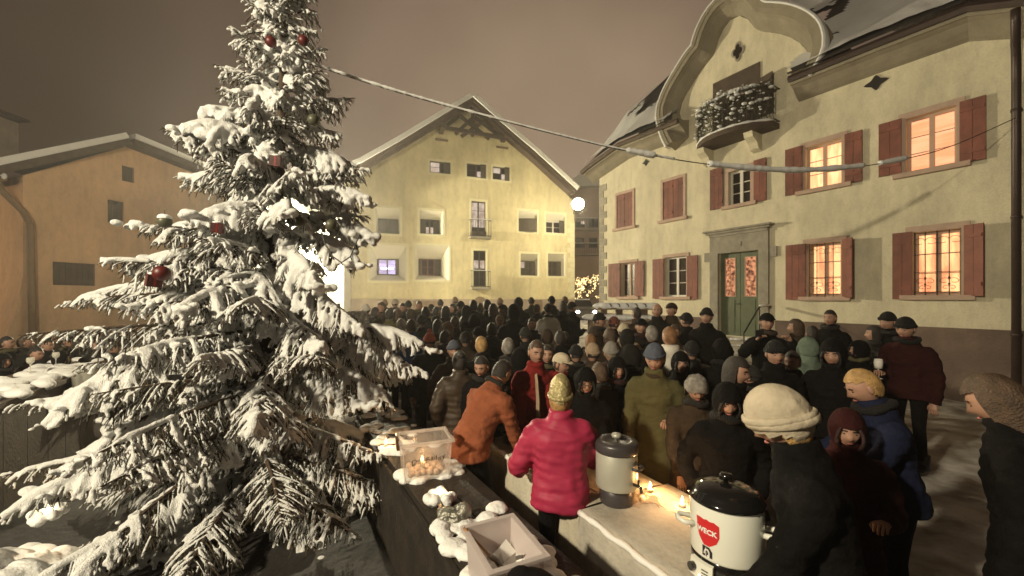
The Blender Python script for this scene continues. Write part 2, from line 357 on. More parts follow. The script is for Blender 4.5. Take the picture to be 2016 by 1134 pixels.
# ================================================================== right house (cream, red shutters, curved gable)
RO, RU, RN = Vector((3.7, 16.9, 0)), Vector((.527, -.85, 0)), Vector((-.85, -.527, 0))
RF = frame(RO, RU, RN); rp = picker(RO, RU, RN)
def build_right_house():
    root = empty('cream_house', RF(5.5, 0, gz(6, 11)), 'cream plastered house with red-brown shutters, a curved gable and a green double door', 'house')
    S = 11.15
    left = [rp(1186, 350), rp(1240, 312), rp(1356, 271)]
    gab = [rp(*p) for p in ((1356, 271), (1345, 250), (1338, 222), (1343, 203), (1352, 184), (1382, 137), (1396, 120), (1405, 108), (1411, 92), (1416, 76), (1424, 58), (1437, 40), (1456, 31), (1472, 38), (1486, 55), (1500, 62), (1515, 64), (1536, 67), (1557, 74), (1574, 84), (1586, 97), (1590, 119), (1579, 141), (1571, 156))]
    right = [rp(1573, 201), rp(1740, 141), rp(1908, 82)]
    sr, hr = rp(1908, 82); right.append((S, hr - .33))
    left[0] = (0.0, left[0][1])
    top = left[:-1] + gab + right
    base = -.4
    outer = [(0, base), (S, base)] + list(reversed(top))
    W = {}
    W['u1'] = rect4(rp, 1215, 1246, 384, 449, 378, 446); W['u2'] = rect4(rp, 1306, 1346, 358, 433, 350, 428)
    W['u3'] = rect4(rp, 1435, 1478, 340, 405, 328, 398); W['u4'] = rect4(rp, 1586, 1658, 292, 373, 270, 364); W['u5'] = rect4(rp, 1784, 1884, 234, 338, 208, 325)
    W['l1'] = rect4(rp, 1223, 1252, 518, 584, 516, 584); W['l2'] = rect4(rp, 1310, 1352, 508, 584, 503, 584)
    W['l3'] = rect4(rp, 1592, 1656, 482, 584, 474, 584); W['l4'] = rect4(rp, 1798, 1893, 460, 581, 447, 581)
    door = rect4(rp, 1416, 1496, 500, 648, 492, 652)
    gd = 0.98
    door = (door[0], gd, door[2], door[3])
    bal = rect4(rp, 1425, 1476, 150, 240, 135, 225)   # balcony doorway, mostly hidden
    holes = list(W.values()) + [door]
    mb = wall_mesh(RF, outer, holes, .30)
    # left end wall and back
    Dp = 9.5
    mb.add([RF(0, 0, base), RF(0, -Dp, base), RF(0, -Dp, 6.9), RF(0, -Dp / 2, 12), RF(0, 0, top[0][1])], [(0, 1, 2, 3, 4)])
    mb.add([RF(S, 0, base), RF(S, -Dp, base), RF(S, -Dp, 7.3), RF(S, 0, 7.3)], [(0, 1, 2, 3)])
    mb.build('wall', M['cream'], root)
    # dark backing inside the openings so no light leaks
    bk = MB(); bk.box(RF, (.2, -.62, base), (S - .2, -.6, 7.4)); bk.build('inner_wall', M['rplinth'], root)
    # plinth
    pl = MB(); hp = 1.50
    pl.box(RF, (-.0, .003, base), (door[0] - .42, .05, hp)); pl.box(RF, (door[2] + .42, .003, base), (S, .05, hp)); pl.build('plinth', M['rplinth'], root)
    # painted corner blocks
    h = 1.75; k = 0
    while h < 6.6:
        w = .42 if k % 2 else .24
        MB().box(RF, (-.015, -.3, h), (w, .018, h + .27)).build('quoin', M['stone'], root); h += .285; k += 1
    # ---- windows
    for key in ('u1', 'u2'):
        r = W[key]; surround(RF, r, root, M['surround'], .09)
        mid = (r[0] + r[2]) / 2
        shutter(RF, (r[0] + .004, r[1], mid - .004, r[3]), -.02, root, M['shutter']); shutter(RF, (mid + .004, r[1], r[2] - .004, r[3]), -.02, root, M['shutter'])
    for key in ('u3', 'l2'):
        r = W[key]; surround(RF, r, root, M['surround'], .10); casement(RF, r, -.17, root, M['wframe'], M['glass'], 2, 3)
    r = W['l1']; surround(RF, r, root, M['surround'], .10); casement(RF, r, -.17, root, M['surround'], M['glass'], 2, 2)
    r = W['u4']; surround(RF, r, root, M['surround'], .12); casement(RF, r, -.16, root, M['wframe_warm'], M['lit3'], 2, 3, .016)
    r = W['u5']; surround(RF, r, root, M['surround'], .12); casement(RF, r, -.16, root, M['wframe_warm'], M['lit2'], 2, 3, .016)
    r = W['l3']; surround(RF, r, root, M['surround'], .12); casement(RF, r, -.2, root, M['wframe_warm'], M['lit'], 2, 3, .016)
    r = W['l4']; surround(RF, r, root, M['surround'], .12); casement(RF, r, -.2, root, M['wframe_warm'], M['lit'], 2, 3, .016)
    for key in ('u4', 'l3', 'l4'):     # curtains hanging inside
        pass
    for key in ('l3', 'l4'):           # scrolled iron window grilles
        s0, h0, s1, h1 = W[key]; g = MB(); d = -.03
        bars = [s0 + (s1 - s0) * t for t in (.02, .25, .5, .75, .98)]
        for b in bars: g.tube([RF(b, d, h0), RF(b, d, h1)], .009, 5)
        for t in (.05, .36, .64): g.tube([RF(s0, d, h0 + (h1 - h0) * t), RF(s1, d, h0 + (h1 - h0) * t)], .007, 5)
        for b in bars[1:4:2]:
            for z, rr in ((h0 + .22 * (h1 - h0), .075), (h0 + .84 * (h1 - h0), .10), (h0 + .12 * (h1 - h0), .05)):
                for sg in (-1, 1):
                    pts = [RF(b + sg * rr * (1 - math.cos(a)) * .9, d + .006, z + rr * math.sin(a) * (1 - a / 9)) for a in np.linspace(0, 5.2, 14)]
                    g.tube(pts, .006, 4)
            for z in (.17, .27): g.ell(RF(b, d, h0 + z * (h1 - h0)), (.02, .02, .026), 6, 4)
        g.build('window_grille', M['iron'], root)
    def sh(xl, xr, ytl, ybl, ytr, ybr, **k):
        shutter(RF, rect4(rp, xl, xr, ytl, ybl, ytr, ybr, .05), .042, root, M['shutter'], **k)
    sh(1398, 1424, 335, 414, 328, 410); sh(1484, 1509, 316, 398, 310, 394)
    sh(1546, 1580, 296, 385, 286, 381); sh(1663, 1698, 264, 362, 256, 356)
    sh(1730, 1775, 245, 347, 234, 342); sh(1889, 1942, 200, 322, 188, 312)
    sh(1198, 1221, 520, 584, 518, 585); sh(1250, 1268, 515, 583, 513, 583)
    sh(1285, 1307, 511, 588, 509, 588); sh(1353, 1374, 504, 589, 502, 589)
    sh(1547, 1587, 483, 590, 480, 590); sh(1757, 1796, 460, 589, 456, 589)
    s0, h0, s1, h1 = W['l3']; shutter(RF, (s1 + .05, h0 - .02, s1 + .05 + (s1 - s0) * .48, h1 + .04), .042, root, M['shutter'], hinge='l', ang=38)
    s0, h0, s1, h1 = W['l4']; shutter(RF, (s1 + .05, h0 - .02, s1 + .05 + (s1 - s0) * .42, h1 + .04), .042, root, M['shutter'], hinge='l', ang=22)
    # ---- door
    s0, h0, s1, h1 = door; mid = (s0 + s1) / 2
    st = MB(); w = .26
    st.box(RF, (s0 - w, 0, gd - .9), (s0, .09, h1)); st.box(RF, (s1, 0, gd - .9), (s1 + w, .09, h1)); st.box(RF, (s0 - w, 0, h1), (s1 + w, .09, h1 + .52))
    for a in (s0 - w, s1 + w): st.box(RF, (a - .20 if a < mid else a + .003, 0, h1 - .22), (a - .003 if a < mid else a + .20, .06, h1 + .06))
    ds = st.build('door_surround', M['stone'], root)
    cn = MB()
    for i, (e, z0, z1, dd) in enumerate(((.00, .52, .60, .13), (.07, .60, .66, .20), (.13, .66, .71, .27))): cn.box(RF, (s0 - w - e, 0, h1 + z0), (s1 + w + e, dd, h1 + z1))
    cn.build('cornice', M['stone'], ds)
    for a, b, sg in ((s0, mid, 1), (mid, s1, -1)):
        lf = MB(); d = -.14; a2, b2 = a + .006, b - .006; gw0, gw1 = a2 + .13, b2 - .13; gz0, gz1 = h0 + (h1 - h0) * .47, h1 - .15
        lf.box(RF, (a2, d, h0), (gw0, d + .05, h1 - .004)); lf.box(RF, (gw1, d, h0), (b2, d + .05, h1 - .004))
        lf.box(RF, (gw0, d, h0), (gw1, d + .05, gz0)); lf.box(RF, (gw0, d, gz1), (gw1, d + .05, h1 - .004))
        lf.box(RF, (gw0 + .03, d + .05, h0 + .12), (gw1 - .03, d + .066, h0 + .48)); lf.box(RF, (gw0 + .03, d + .05, h0 + .56), (gw1 - .03, d + .066, gz0 - .08))
        dl = lf.build('door', M['green_door'], root)
        MB().box(RF, (gw0, d + .01, gz0), (gw1, d + .02, gz1)).build('pane', M['lit_door'], dl)
        gb = MB()
        gb.box(RF, (gw0, d + .03, gz0), (gw0 + .02, d + .062, gz1)); gb.box(RF, (gw1 - .02, d + .03, gz0), (gw1, d + .062, gz1)); gb.box(RF, (gw0, d + .031, gz0), (gw1, d + .06, gz0 + .02)); gb.box(RF, (gw0, d + .031, gz1 - .02), (gw1, d + .06, gz1))
        gm = (gw0 + gw1) / 2
        for t in np.linspace(0, 1, 7): gb.tube([RF(gm + .07 * math.sin(6.28 * t) * (-1) ** k, d + .045, gz0 + t * (gz1 - gz0)) for k in (0,)] + [RF(gm, d + .045, gz0 + (t + .06) * (gz1 - gz0) if t < .95 else gz1)], .007, 4)
        gb.tube([RF(gm, d + .045, gz0), RF(gm, d + .045, gz1)], .008, 4); gb.build('door_grille', M['wframe_warm'], dl)
        if sg == 1: MB().box(RF, (mid - .10, d + .055, h0 + .95), (mid - .02, d + .12, h0 + .98)).build('handle', M['iron'], dl)
    MB().box(RF, (mid - .16, .092, h1 + .17), (mid + .12, .11, h1 + .30)).build('number_plate', M['stone'], root)
    # ---- coved eaves: swept profile along the wall tops
    prof = [(0, 0), (.05, .10), (.14, .22), (.25, .33), (.30, .44), (.30, .50), (.42, .52), (.42, .54), (.52, .55), (.52, .30), (.58, 0)]
    def sweep(path, name, m, prof=prof, sub=4, sc=1.0, lift=0.0):
        P = [Vector((a, b)) for a, b in path]
        if sub > 1:
            Q = []
            for i in range(len(P) - 1):
                p0, p1, p2, p3 = P[max(i - 1, 0)], P[i], P[i + 1], P[min(i + 2, len(P) - 1)]
                for k in range(sub):
                    t = k / sub
                    Q.append(.5 * (2 * p1 + (p2 - p0) * t + (2 * p0 - 5 * p1 + 4 * p2 - p3) * t * t + (3 * p1 - p0 - 3 * p2 + p3) * t ** 3))
            Q.append(P[-1]); P = Q
        mb = MB(); n = len(prof); vs = []
        for i, p in enumerate(P):
            t = (P[min(i + 1, len(P) - 1)] - P[max(i - 1, 0)]).normalized(); nn = Vector((-t.y, t.x))
            for m_, d_ in prof:
                q = p + nn * (m_ + lift) * sc; vs.append(RF(q.x, d_ * sc, q.y))
        fs = [(i * n + j, i * n + (j + 1) % n, (i + 1) * n + (j + 1) % n, (i + 1) * n + j) for i in range(len(P) - 1) for j in range(n)]
        fs += [tuple(range(n)), tuple((len(P) - 1) * n + j for j in reversed(range(n)))]
        return mb.add(vs, fs).build(name, m, root)
    L2 = [(-.35, left[0][1] - .12)] + left
    sweep(L2, 'eaves_cornice', M['cove'], sub=1); sweep(right, 'eaves_cornice', M['cove'], sub=1)
    gc = sweep(gab, 'gable_cornice', M['cove'], sub=3)
    rim = [(.52, .56), (.555, .57), (.59, .54), (.60, .40), (.58, .26), (.52, .30)]
    sn_ = sweep(gab, 'gable_snow', M['snow_roof'], prof=rim, sub=3); 
    gut = [(.36, .53), (.34, .62), (.42, .66), (.50, .62), (.50, .53)]
    sweep(right, 'gutter', M['pipe'], prof=gut, sub=1); sweep(L2, 'gutter', M['timber'], prof=gut, sub=1)
    # ---- roof: front slope rising 42 deg, left verge, right hip, plus the gable's own vault
    tp = math.tan(R(42))
    def slope(poly, t0, lift=0): return None
    E = L2 + right[0:1] + right[1:]
    e0, e1 = .62, 6.2
    def roofpt(s, t, lift):   # t metres back from the eave line
        hs = np.interp(s, [p[0] for p in L2 + right], [p[1] for p in L2 + right])
        if t > 1.2: hs = hs * max(0, 1 - (t - 1.2) / 1.5) + 7.55 * min(1, (t - 1.2) / 1.5)
        z = hs + .55 + t * tp + lift
        return RF(s, e0 - t, z)
    S1 = S + .35
    ns, ntt = 90, 46
    def sheet(lift, keep, jag):
        mb = MB(); vs = []; idx = {}
        for j in range(ntt + 1):
            t = e1 * j / ntt; sa, sb = -.35, S1 - t
            for i in range(ns + 1):
                s = sa + (sb - sa) * i / ns; vs.append((s, t))
        A = np.array([(s, t, 0) for s, t in vs]); nzv = sn(A, 2.6, 11) * .6 + sn(A, 8, 12) * .5
        pts = [roofpt(s, t, lift + (jag * max(0, .5 + nzv[k]) if jag else 0)) for k, (s, t) in enumerate(vs)]
        fs = []
        for j in range(ntt):
            for i in range(ns):
                k = j * (ns + 1) + i
                if keep(A[k][0], A[k][1], nzv[k]): fs.append((k, k + 1, k + ns + 2, k + ns + 1))
        return mb.add(pts, fs)
    gs0, gs1 = gab[0][0] - .45, right[0][0] - .05
    hole = lambda s, t: gs0 < s < gs1 and t < 3.6 - abs(s - (gs0 + gs1) / 2) * .4
    rf = sheet(0, lambda s, t, n: not hole(s, t), 0).build('roof', M['tile'], root)
    def keep(s, t, n):
        if hole(s, t): return False
        bare = 0.0
        if 5.0 < s < 9.6: bare += max(0, 1 - abs(t - 2.2 - (s - 5.5) * .15) / 1.5) * (1 - (s - 5) / 5.5) * 2.0
        if s < 3.2: bare += max(0, (t - .9)) * .75 * max(0, 1 - abs(s - 1.2) / 2.2)
        return bare + n * .75 < .62
    sh_ = sheet(.10, keep, .07).build('roof_snow', M['snow_roof'], root, smooth=True)
    hb = MB(); hip0 = roofpt(S1, 0, 0); hip1 = roofpt(S1 - e1, e1, 0)
    hb.add([hip0, hip1, RF(S1, e0 - 11, 8)], [(0, 1, 2)])
    hb.add([roofpt(-.35, e1, 0), hip1, RF(S1 - e1, -11.5, 7.7), RF(-.35, -11.5, 7.7)], [(0, 1, 2, 3)]); hb.build('back_roof', M['snow_roof'], root)
    # gable vault running back into the roof
    top_o = []
    for i, p in enumerate(gab):
        a, b = gab[max(i - 1, 0)], gab[min(i + 1, len(gab) - 1)]
        t = Vector((b[0] - a[0], b[1] - a[1])).normalized(); top_o.append((p[0] - t.y * .52, p[1] + t.x * .52))
    gv = MB(); n = len(top_o)
    vs = [RF(s, .28, h) for s, h in top_o] + [RF(s, -4.5, h) for s, h in top_o]
    gv.add(vs, [(i, i + 1, n + i + 1, n + i) for i in range(n - 1)]); gv.build('gable_roof', M['tile'], root)
    # ---- quatrefoil and diamond openings, set proud as dark framed plaques
    c = rp(1453, 102); q = MB()
    def lobes(c, a, b, d0, ext):
        pts = []
        for k in range(40):
            th = 2 * math.pi * k / 40; q_ = (th + math.pi / 4) % (math.pi / 2) - math.pi / 4; rr = .62 * math.cos(q_) + math.sqrt(max(.50 ** 2 - (.62 * math.sin(q_)) ** 2, .0))
            pts.append(RF(c[0] + a * rr * math.cos(th), d0, c[1] + b * rr * math.sin(th)))
        return pts, RN * ext
    q.prism(*lobes(c, .17, .26, .0, .03)); fr_ = q.build('gable_window', M['stone'], root)
    MB().prism(*lobes(c, .12, .20, .03, .004)).build('pane', M['glass'], fr_)
    for x, y, a in ((1725, 163, .20), (1272, 320, .14)):
        c = rp(x, y); pts = []
        for k in range(32):
            th = 2 * math.pi * k / 32; rr = 1 / (abs(math.cos(th)) + abs(math.sin(th))) * (1 + .16 * abs(math.sin(2 * th)) * 0 + .12 * math.cos(4 * th)); pts.append(RF(c[0] + a * rr * math.cos(th), .0, c[1] + a * .78 * rr * math.sin(th)))
        MB().prism(pts, RN * .03).build('diamond_vent', M['iron'], root)
    # ---- balcony
    sl, hl = rp(1362, 275, .9); srr, hrr = rp(1530, 238, .5)
    b0 = rp(1385, 280)[0]; b1 = rp(1535, 225)[0]; hb_ = rp(1440, 262, .5)[1]; dep = .95
    def bow(s): t = (s - b0) / (b1 - b0); return dep * (1 - .62 * abs(2 * t - 1) ** 2.6)
    ss = np.linspace(b0, b1, 21)
    slab = [RF(s, bow(s), hb_ - .14) for s in ss] + [RF(b1, .003, hb_ - .14), RF(b0, .003, hb_ - .14)]
    bo = MB().prism(slab, Vector((0, 0, .14))).build('balcony', M['timber'], root)
    bs = MB()
    bs.tube([RF(s, bow(s) - .02, hb_ + .03) for s in ss], [.035 + .015 * math.sin(i * 2.1) for i in range(21)], 6); bs.build('balcony_snow', M['snow'], bo, True)
    rl = MB(); Hh = .95
    for z in (.06, Hh): rl.tube([RF(b0, 0, hb_ + z)] + [RF(s, bow(s) - .06, hb_ + z) for s in ss] + [RF(b1, 0, hb_ + z)], .018, 5)
    for s in np.linspace(b0 + .01, b1 - .01, 46): rl.tube([RF(s, bow(s) - .06, hb_), RF(s, bow(s) - .03, hb_ + .3), RF(s, bow(s) - .06, hb_ + Hh)], .009, 4)
    rl.build('railing', M['iron'], bo)
    fo = MB(); so = MB(); r2 = random.Random(5)
    for k in range(2600):
        s = r2.uniform(b0, b1); z = r2.random() ** .85 * 1.0; w = .12 * (1.2 - .5 * z)
        p = RF(s, bow(s) - .04 + r2.uniform(-.09, .10), hb_ + z + .05); v = Vector((r2.uniform(-1, 1), r2.uniform(-1, 1), r2.uniform(-.9, .5))).normalized() * r2.uniform(.07, .16)
        sd = v.cross(Vector((0, 0, 1))); sd = sd.normalized() * .010 if sd.length > .01 else Vector((.01, 0, 0))
        fo.add([p + sd, p - sd, p + v], [(0, 1, 2)])
        if k % 13 == 0:
            rr = r2.choice((.012, .018, .02, .03, .055)); so.ell(p + RN * .05 + Vector((0, 0, .03)), (rr * 1.5, rr * 1.2, rr * .7), 6, 4)
    for s in np.linspace(b0 + .1, b1 - .1, 24):
        if r2.random() < .75: rr = r2.uniform(.03, .07); so.ell(RF(s, bow(s) - .05, hb_ + Hh + .06), (rr * 1.8, rr * 1.4, rr * .7), 7, 4)
    so.tube([RF(s, bow(s) - .05, hb_ + Hh + .04) for s in ss[4:17]], [.03 + .018 * math.sin(i * 1.7) for i in range(13)], 6)
    fo.build('fir_garland', M['needle'], bo, kind='stuff'); so.build('garland_snow', M['snow'], bo, True, kind='stuff')
    for x, y in ((1398, 292), (1492, 258)):
        s, h = rp(x, y); 
        cb = [RF(s - .12, 0, hb_ - .14), RF(s - .12, .55, hb_ - .14), RF(s - .12, .50, hb_ - .28), RF(s - .12, .30, hb_ - .40), RF(s - .12, .20, hb_ - .56), RF(s - .12, 0, hb_ - .62)]
        MB().prism(cb, RU * .24).build('corbel', M['cream'], bo)
    r = (rp(1452, 200)[0] - .75, hb_, rp(1452, 200)[0] + .65, hb_ + 1.95)
    dm = MB(); dm.box(RF, (r[0], .004, r[1]), (r[2], .04, r[3])); bd = dm.build('balcony_door', M['timber'], root)
    sdr = rp(1540, 170); shutter(RF, (r[2] + .02, hb_ + .35, r[2] + .42, hb_ + 1.45), .045, root, M['timber'], hinge='l', ang=16)
    # ---- drainpipe on the right corner
    dp = MB(); s = S - .12
    a = right[-1][1]
    dp.tube([RF(s + .05, .62, a + .35), RF(s + .05, .60, a + .15), RF(s + .02, .35, a - .15), RF(s, .12, a - .35), RF(s, .10, a - .8), RF(s, .10, 0)], .062, 10)
    for z in (1.4, 3.6, 5.6): dp.tube([RF(s, .10, z), RF(s, .10, z + .05)], .072, 10)
    dp.build('drainpipe', M['pipe'], root, True)
    # ---- door steps and the iron handrail
    hs = [(gd - .02, .75), (gd - .19, 1.05), (gd - .36, 1.35), (gd - .53, 1.65)]
    for i, (z, dd) in enumerate(hs):
        z0 = z - .16
        MB().box(RF, (s0 - .35 - .12 * i, .12, z0), (s1 + .35 + .12 * i, dd, z)).build('step', M['stone'], root)
    sb = MB()
    r3 = random.Random(3)
    for k in range(60):
        i = r3.randrange(4); z, dd = hs[i]; s = r3.choice((r3.uniform(s0 - .3, s0 + .15), r3.uniform(s1 - .35, s1 + .4)))
        sb.ell(RF(s, r3.uniform(max(.2, dd - .28), dd), z), (r3.uniform(.08, .2), r3.uniform(.06, .14), .04), 8, 5)
    sb.build('step_snow', M['snow'], root, True, kind='stuff')
    hr = MB(); sA = s1 + .36
    top_ = [RF(sA, .2, gd + .92), RF(sA, .75, gd + .90), RF(sA + .1, 1.7, gd + .25)]
    hr.tube(top_, .02, 6); hr.tube([RF(sA, .75, gd), RF(sA, .75, gd + .9)], .016, 6); hr.tube([RF(sA + .1, 1.7, gd - .55), RF(sA + .1, 1.7, gd + .25)], .016, 6); hr.build('handrail', M['iron'], root)
    hsn = MB(); hsn.tube([RF(sA, .22, gd + .945), RF(sA, .72, gd + .925)], [.03, .035], 6); hsn.build('handrail_snow', M['snow'], root, True)
build_right_house()
# ================================================================== yellow house
YO, YU, YN = Vector((-9.09, 21.3, 0)), Vector((.947, .321, 0)), Vector((.321, -.947, 0))
YF = frame(YO, YU, YN); yp = picker(YO, YU, YN)
def build_yellow_house():
    root = empty('yellow_house', YF(7, 0, .6), 'pale yellow gabled house with deep splayed windows behind the crowd', 'house')
    S = yp(1131, 450)[0]; s_0 = yp(677, 450)[0]
    topl = [yp(677, 362), yp(713, 341), yp(784, 298), yp(862, 252), yp(932, 207)]; topr = [yp(999, 272), yp(1055, 322), yp(1110, 376), (S, yp(1131, 398)[1])]
    topl[0] = (s_0, topl[0][1])
    outer = [(s_0, -.4), (S, -.4)] + list(reversed(topl + topr))
    R_ = lambda a, b, c, d: rect(yp, a, b, c, d)
    attic = [R_(846, 316, 887, 343), R_(919, 321, 957, 351), R_(970, 327, 1003, 356)]
    up_spl = [(R_(740, 408, 787, 461), R_(744, 427, 785, 460)), (R_(826, 413, 872, 462), R_(829, 429, 867, 461)), (R_(1021, 414, 1057, 457), R_(1023, 429, 1056, 456)), (R_(1075, 420, 1112, 460), R_(1076, 433, 1110, 459))]
    lo_spl = [(R_(728, 481, 800, 553), R_(742, 508, 786, 541)), (R_(817, 482, 884, 552), R_(826, 508, 870, 542)), (R_(1025, 499, 1060, 543), R_(1027, 512, 1058, 542)), (R_(1079, 499, 1112, 544), R_(1081, 513, 1110, 543))]
    doors = [R_(928, 395, 957, 466), R_(932, 493, 957, 564)]
    holes = attic + [a for a, b in up_spl + lo_spl] + doors
    mb = wall_mesh(YF, outer, [], .3) if False else MB()
    polys_holes = attic + doors
    wall_mesh(YF, outer, holes, .001, 0, mb)
    for a, b, c, d in polys_holes:
        q = [(a, b), (c, b), (c, d), (a, d)]
        for i in range(4):
            (p0, p1), (r0, r1) = q[i], q[(i + 1) % 4]
            mb.add([YF(p0, 0, p1), YF(r0, 0, r1), YF(r0, -.35, r1), YF(p0, -.35, p1)], [(0, 1, 2, 3)])
    mb.add([YF(S, 0, -.4), YF(S, -12, -.4), YF(S, -12, 7), YF(S, 0, topr[-1][1])], [(0, 1, 2, 3)])
    mb.add([YF(s_0, 0, -.4), YF(s_0, -12, -.4), YF(s_0, -12, 8), YF(s_0, 0, topl[0][1])], [(0, 1, 2, 3)])
    mb.build('wall', M['yellow'], root)
    MB().box(YF, (s_0 + .2, -.75, -.4), (S - .2, -.73, 8)).build('inner_wall', M['rplinth'], root)
    # splayed reveals
    for (o, i), dp in [(p, .42) for p in up_spl] + [(p, .5) for p in lo_spl]:
        O4 = [(o[0], o[1]), (o[2], o[1]), (o[2], o[3]), (o[0], o[3])]; I4 = [(i[0], i[1]), (i[2], i[1]), (i[2], i[3]), (i[0], i[3])]
        sp = MB()
        for k in range(4):
            a, b, c, d = O4[k], O4[(k + 1) % 4], I4[(k + 1) % 4], I4[k]
            sp.add([YF(a[0], 0, a[1]), YF(b[0], 0, b[1]), YF(c[0], -dp, c[1]), YF(d[0], -dp, d[1])], [(0, 1, 2, 3)])
        sp.build('splay', M['splay'], root)
    # painted bands round the openings
    for o in holes:
        t = MB(); w = .13; a, b, c, d = o
        t.box(YF, (a - w, 0, b - w), (a, .012, d + w)); t.box(YF, (c, 0, b - w), (c + w, .012, d + w)); t.box(YF, (a, 0, d), (c, .0122, d + w)); t.box(YF, (a, 0, b - w), (c, .0122, b))
        t.build('window_band', M['yellow_trim'], root)
    for o, _ in lo_spl[2:] + up_spl[:2]:   # little painted pediments
        a, b, c, d = o; MB().prism([YF(a - .1, .0, d + .16), YF(c + .1, .0, d + .16), YF((a + c) / 2, .0, d + .52)], YN * .012).build('pediment', M['yellow'], root)
    for k, o in enumerate(attic):
        s0, h0, s1, h1 = o; w = s1 - s0
        if k == 0: casement(YF, o, -.12, root, M['shutter_dark'], M['glass'], 2, 2, pane_mats=[M['lit_pale'], M['lit_pale'], M['glass'], M['glass']])
        elif k == 1: casement(YF, o, -.12, root, M['shutter_dark'], M['lit_pale'], 2, 2, pane_mats=[M['glass'], M['glass'], M['lit_pale'], M['glass']])
        else: casement(YF, o, -.12, root, M['shutter_dark'], M['lit_pale'], 2, 2, pane_mats=[M['glass'], M['lit_pale'], M['lit_pale'], M['glass']])
        if k: shutter(YF, (s1 - w * .30, h0 - .03, s1 - .02, h1), .03, root, M['shutter_dark'])
        else:
            shutter(YF, (s1 - w * .33, h0, s1 - .03, h1), -.05, root, M['shutter_dark'])
    for k, (o, i) in enumerate(up_spl):
        s0, h0, s1, h1 = i; w = s1 - s0
        if k == 0:
            for q in range(2): shutter(YF, (s0 + w * .5 * q + .01, h0, s0 + w * .5 * (q + 1) - .01, h1), -.40, root, M['shutter_dark'])
        elif k == 1:
            shutter(YF, (s0, h0, s0 + w * .24, h1), -.40, root, M['shutter_dark']); shutter(YF, (s1 - w * .28, h0, s1, h1), -.40, root, M['shutter_dark'])
            casement(YF, (s0 + w * .24, h0, s1 - w * .28, h1), -.41, root, M['shutter_dark'], M['glass'], 2, 2, pane_mats=[M['lit_pale'], M['glass'], M['lit_pale'], M['glass']])
        else:
            casement(YF, i, -.41, root, M['wframe'] if k == 3 else M['shutter_dark'], M['glass'], 2, 2)
            if k == 2: shutter(YF, (s0 - .05, h0 - .05, s1 - .1, h1 - .02), -.02, root, M['shutter_dark'], hinge='l', ang=14)
            else: shutter(YF, (s1 - w * .35, h0, s1 + w * .02, h1), -.02, root, M['shutter_dark'], hinge='r', ang=20)
    for k, (o, i) in enumerate(lo_spl):
        s0, h0, s1, h1 = i; w = s1 - s0
        if k == 0:
            c = casement(YF, (s0 + w * .06, h0, s1 - w * .12, h1), -.49, root, M['shutter_dark'], M['lit_violet'], 2, 1, fw=.05)
            MB().box(YF, (s0 + w * .18, -.47, h0 + (h1 - h0) * .36), (s1 - w * .27, -.465, h0 + (h1 - h0) * .46)).build('tube_light', M['tube_white'], c)
            shutter(YF, (s1 - w * .12, h0, s1, h1), -.46, root, M['shutter_dark'])
        elif k == 1:
            casement(YF, (s0 + w * .1, h0, s1 - w * .3, h1), -.49, root, M['shutter'], M['glass'], 2, 2); shutter(YF, (s1 - w * .3, h0, s1, h1), -.46, root, M['shutter_dark']); shutter(YF, (s0, h0, s0 + w * .1, h1), -.46, root, M['shutter_dark'])
        else:
            casement(YF, (s0, h0, s1 - w * .26, h1), -.49, root, M['shutter_dark'], M['glass'], 2, 2, pane_mats=[M['glass'], M['lit_pale'], M['glass'], M['glass']] if k == 2 else None); shutter(YF, (s1 - w * .26, h0, s1, h1), -.44, root, M['shutter_dark'])
    for k, o in enumerate(doors):
        s0, h0, s1, h1 = o
        casement(YF, o, -.2, root, M['shutter_dark'], M['glass'], 2, 4, pane_mats=[M['glass'], M['lit_pale'], M['lit_pale'], M['lit_pale']] if k == 0 else [M['glass'], M['glass'], M['lit_pale'], M['glass']], name='balcony_door')
        a, b = s0 - .16, s1 + .22; z = h0 - .06; d = .42 if k == 0 else .26
        bl = MB().box(YF, (a, .003, z - .12), (b, d, z)).build('balcony', M['stone'], root)
        ir = MB()
        for q in np.linspace(a + .02, b - .02, 9): ir.tube([YF(q, d - .03, z), YF(q, d - .03, z + .98)], .012, 4)
        for zz in (.05, .98):
            ir.tube([YF(a + .02, 0, z + zz), YF(a + .02, d - .03, z + zz), YF(b - .02, d - .03, z + zz), YF(b - .02, 0, z + zz)], .018, 4)
        ir.build('railing', M['iron'], bl)
        rs_ = MB(); rs_.tube([YF(a, d - .03, z + 1.0), YF(b, d - .03, z + 1.0)], .022, 5); rs_.build('railing_snow', M['snow'], bl)
        if k == 0: MB().box(YF, (a + .1, d - .32, z + .0), (b - .3, d - .08, z + .30)).build('flower_box', M['timber'], bl)
    # plinth with cellar arch
    hpl = yp(800, 589)[1]
    MB().box(YF, (s_0, .003, -.4), (S, .05, hpl)).build('plinth', M['plinth'], root)
    sa, ha = yp(945, 597); pts = [YF(sa + .40 * math.cos(t), .05, ha + .40 * math.sin(t)) for t in np.linspace(0, math.pi, 14)] + [YF(sa - .4, .05, 0), YF(sa + .4, .05, 0)]
    MB().prism(pts, YN * .03).build('cellar_door', M['timber_light'], root)
    sA = yp(838, 600)[0]; MB().box(YF, (sA - .7, .05, .2), (sA + .7, .09, hpl - .08)).build('cellar_door', M['timber_light'], root)
    sA = yp(1058, 600)[0]; MB().box(YF, (sA - .3, .05, .2), (sA + .3, .09, hpl - .05)).build('cellar_door', M['timber_light'], root)
    # right corner quoins
    h = hpl + .1; k = 0
    while h < 6.8:
        w = .5 if k % 2 else .3
        MB().box(YF, (S - w, -.2, h), (S + .012, .014, h + .30)).build('quoin', M['yellow_trim'], root); h += .32; k += 1
    # roof
    OV = 1.0
    def pk(x, y): return yp(x, y, OV)
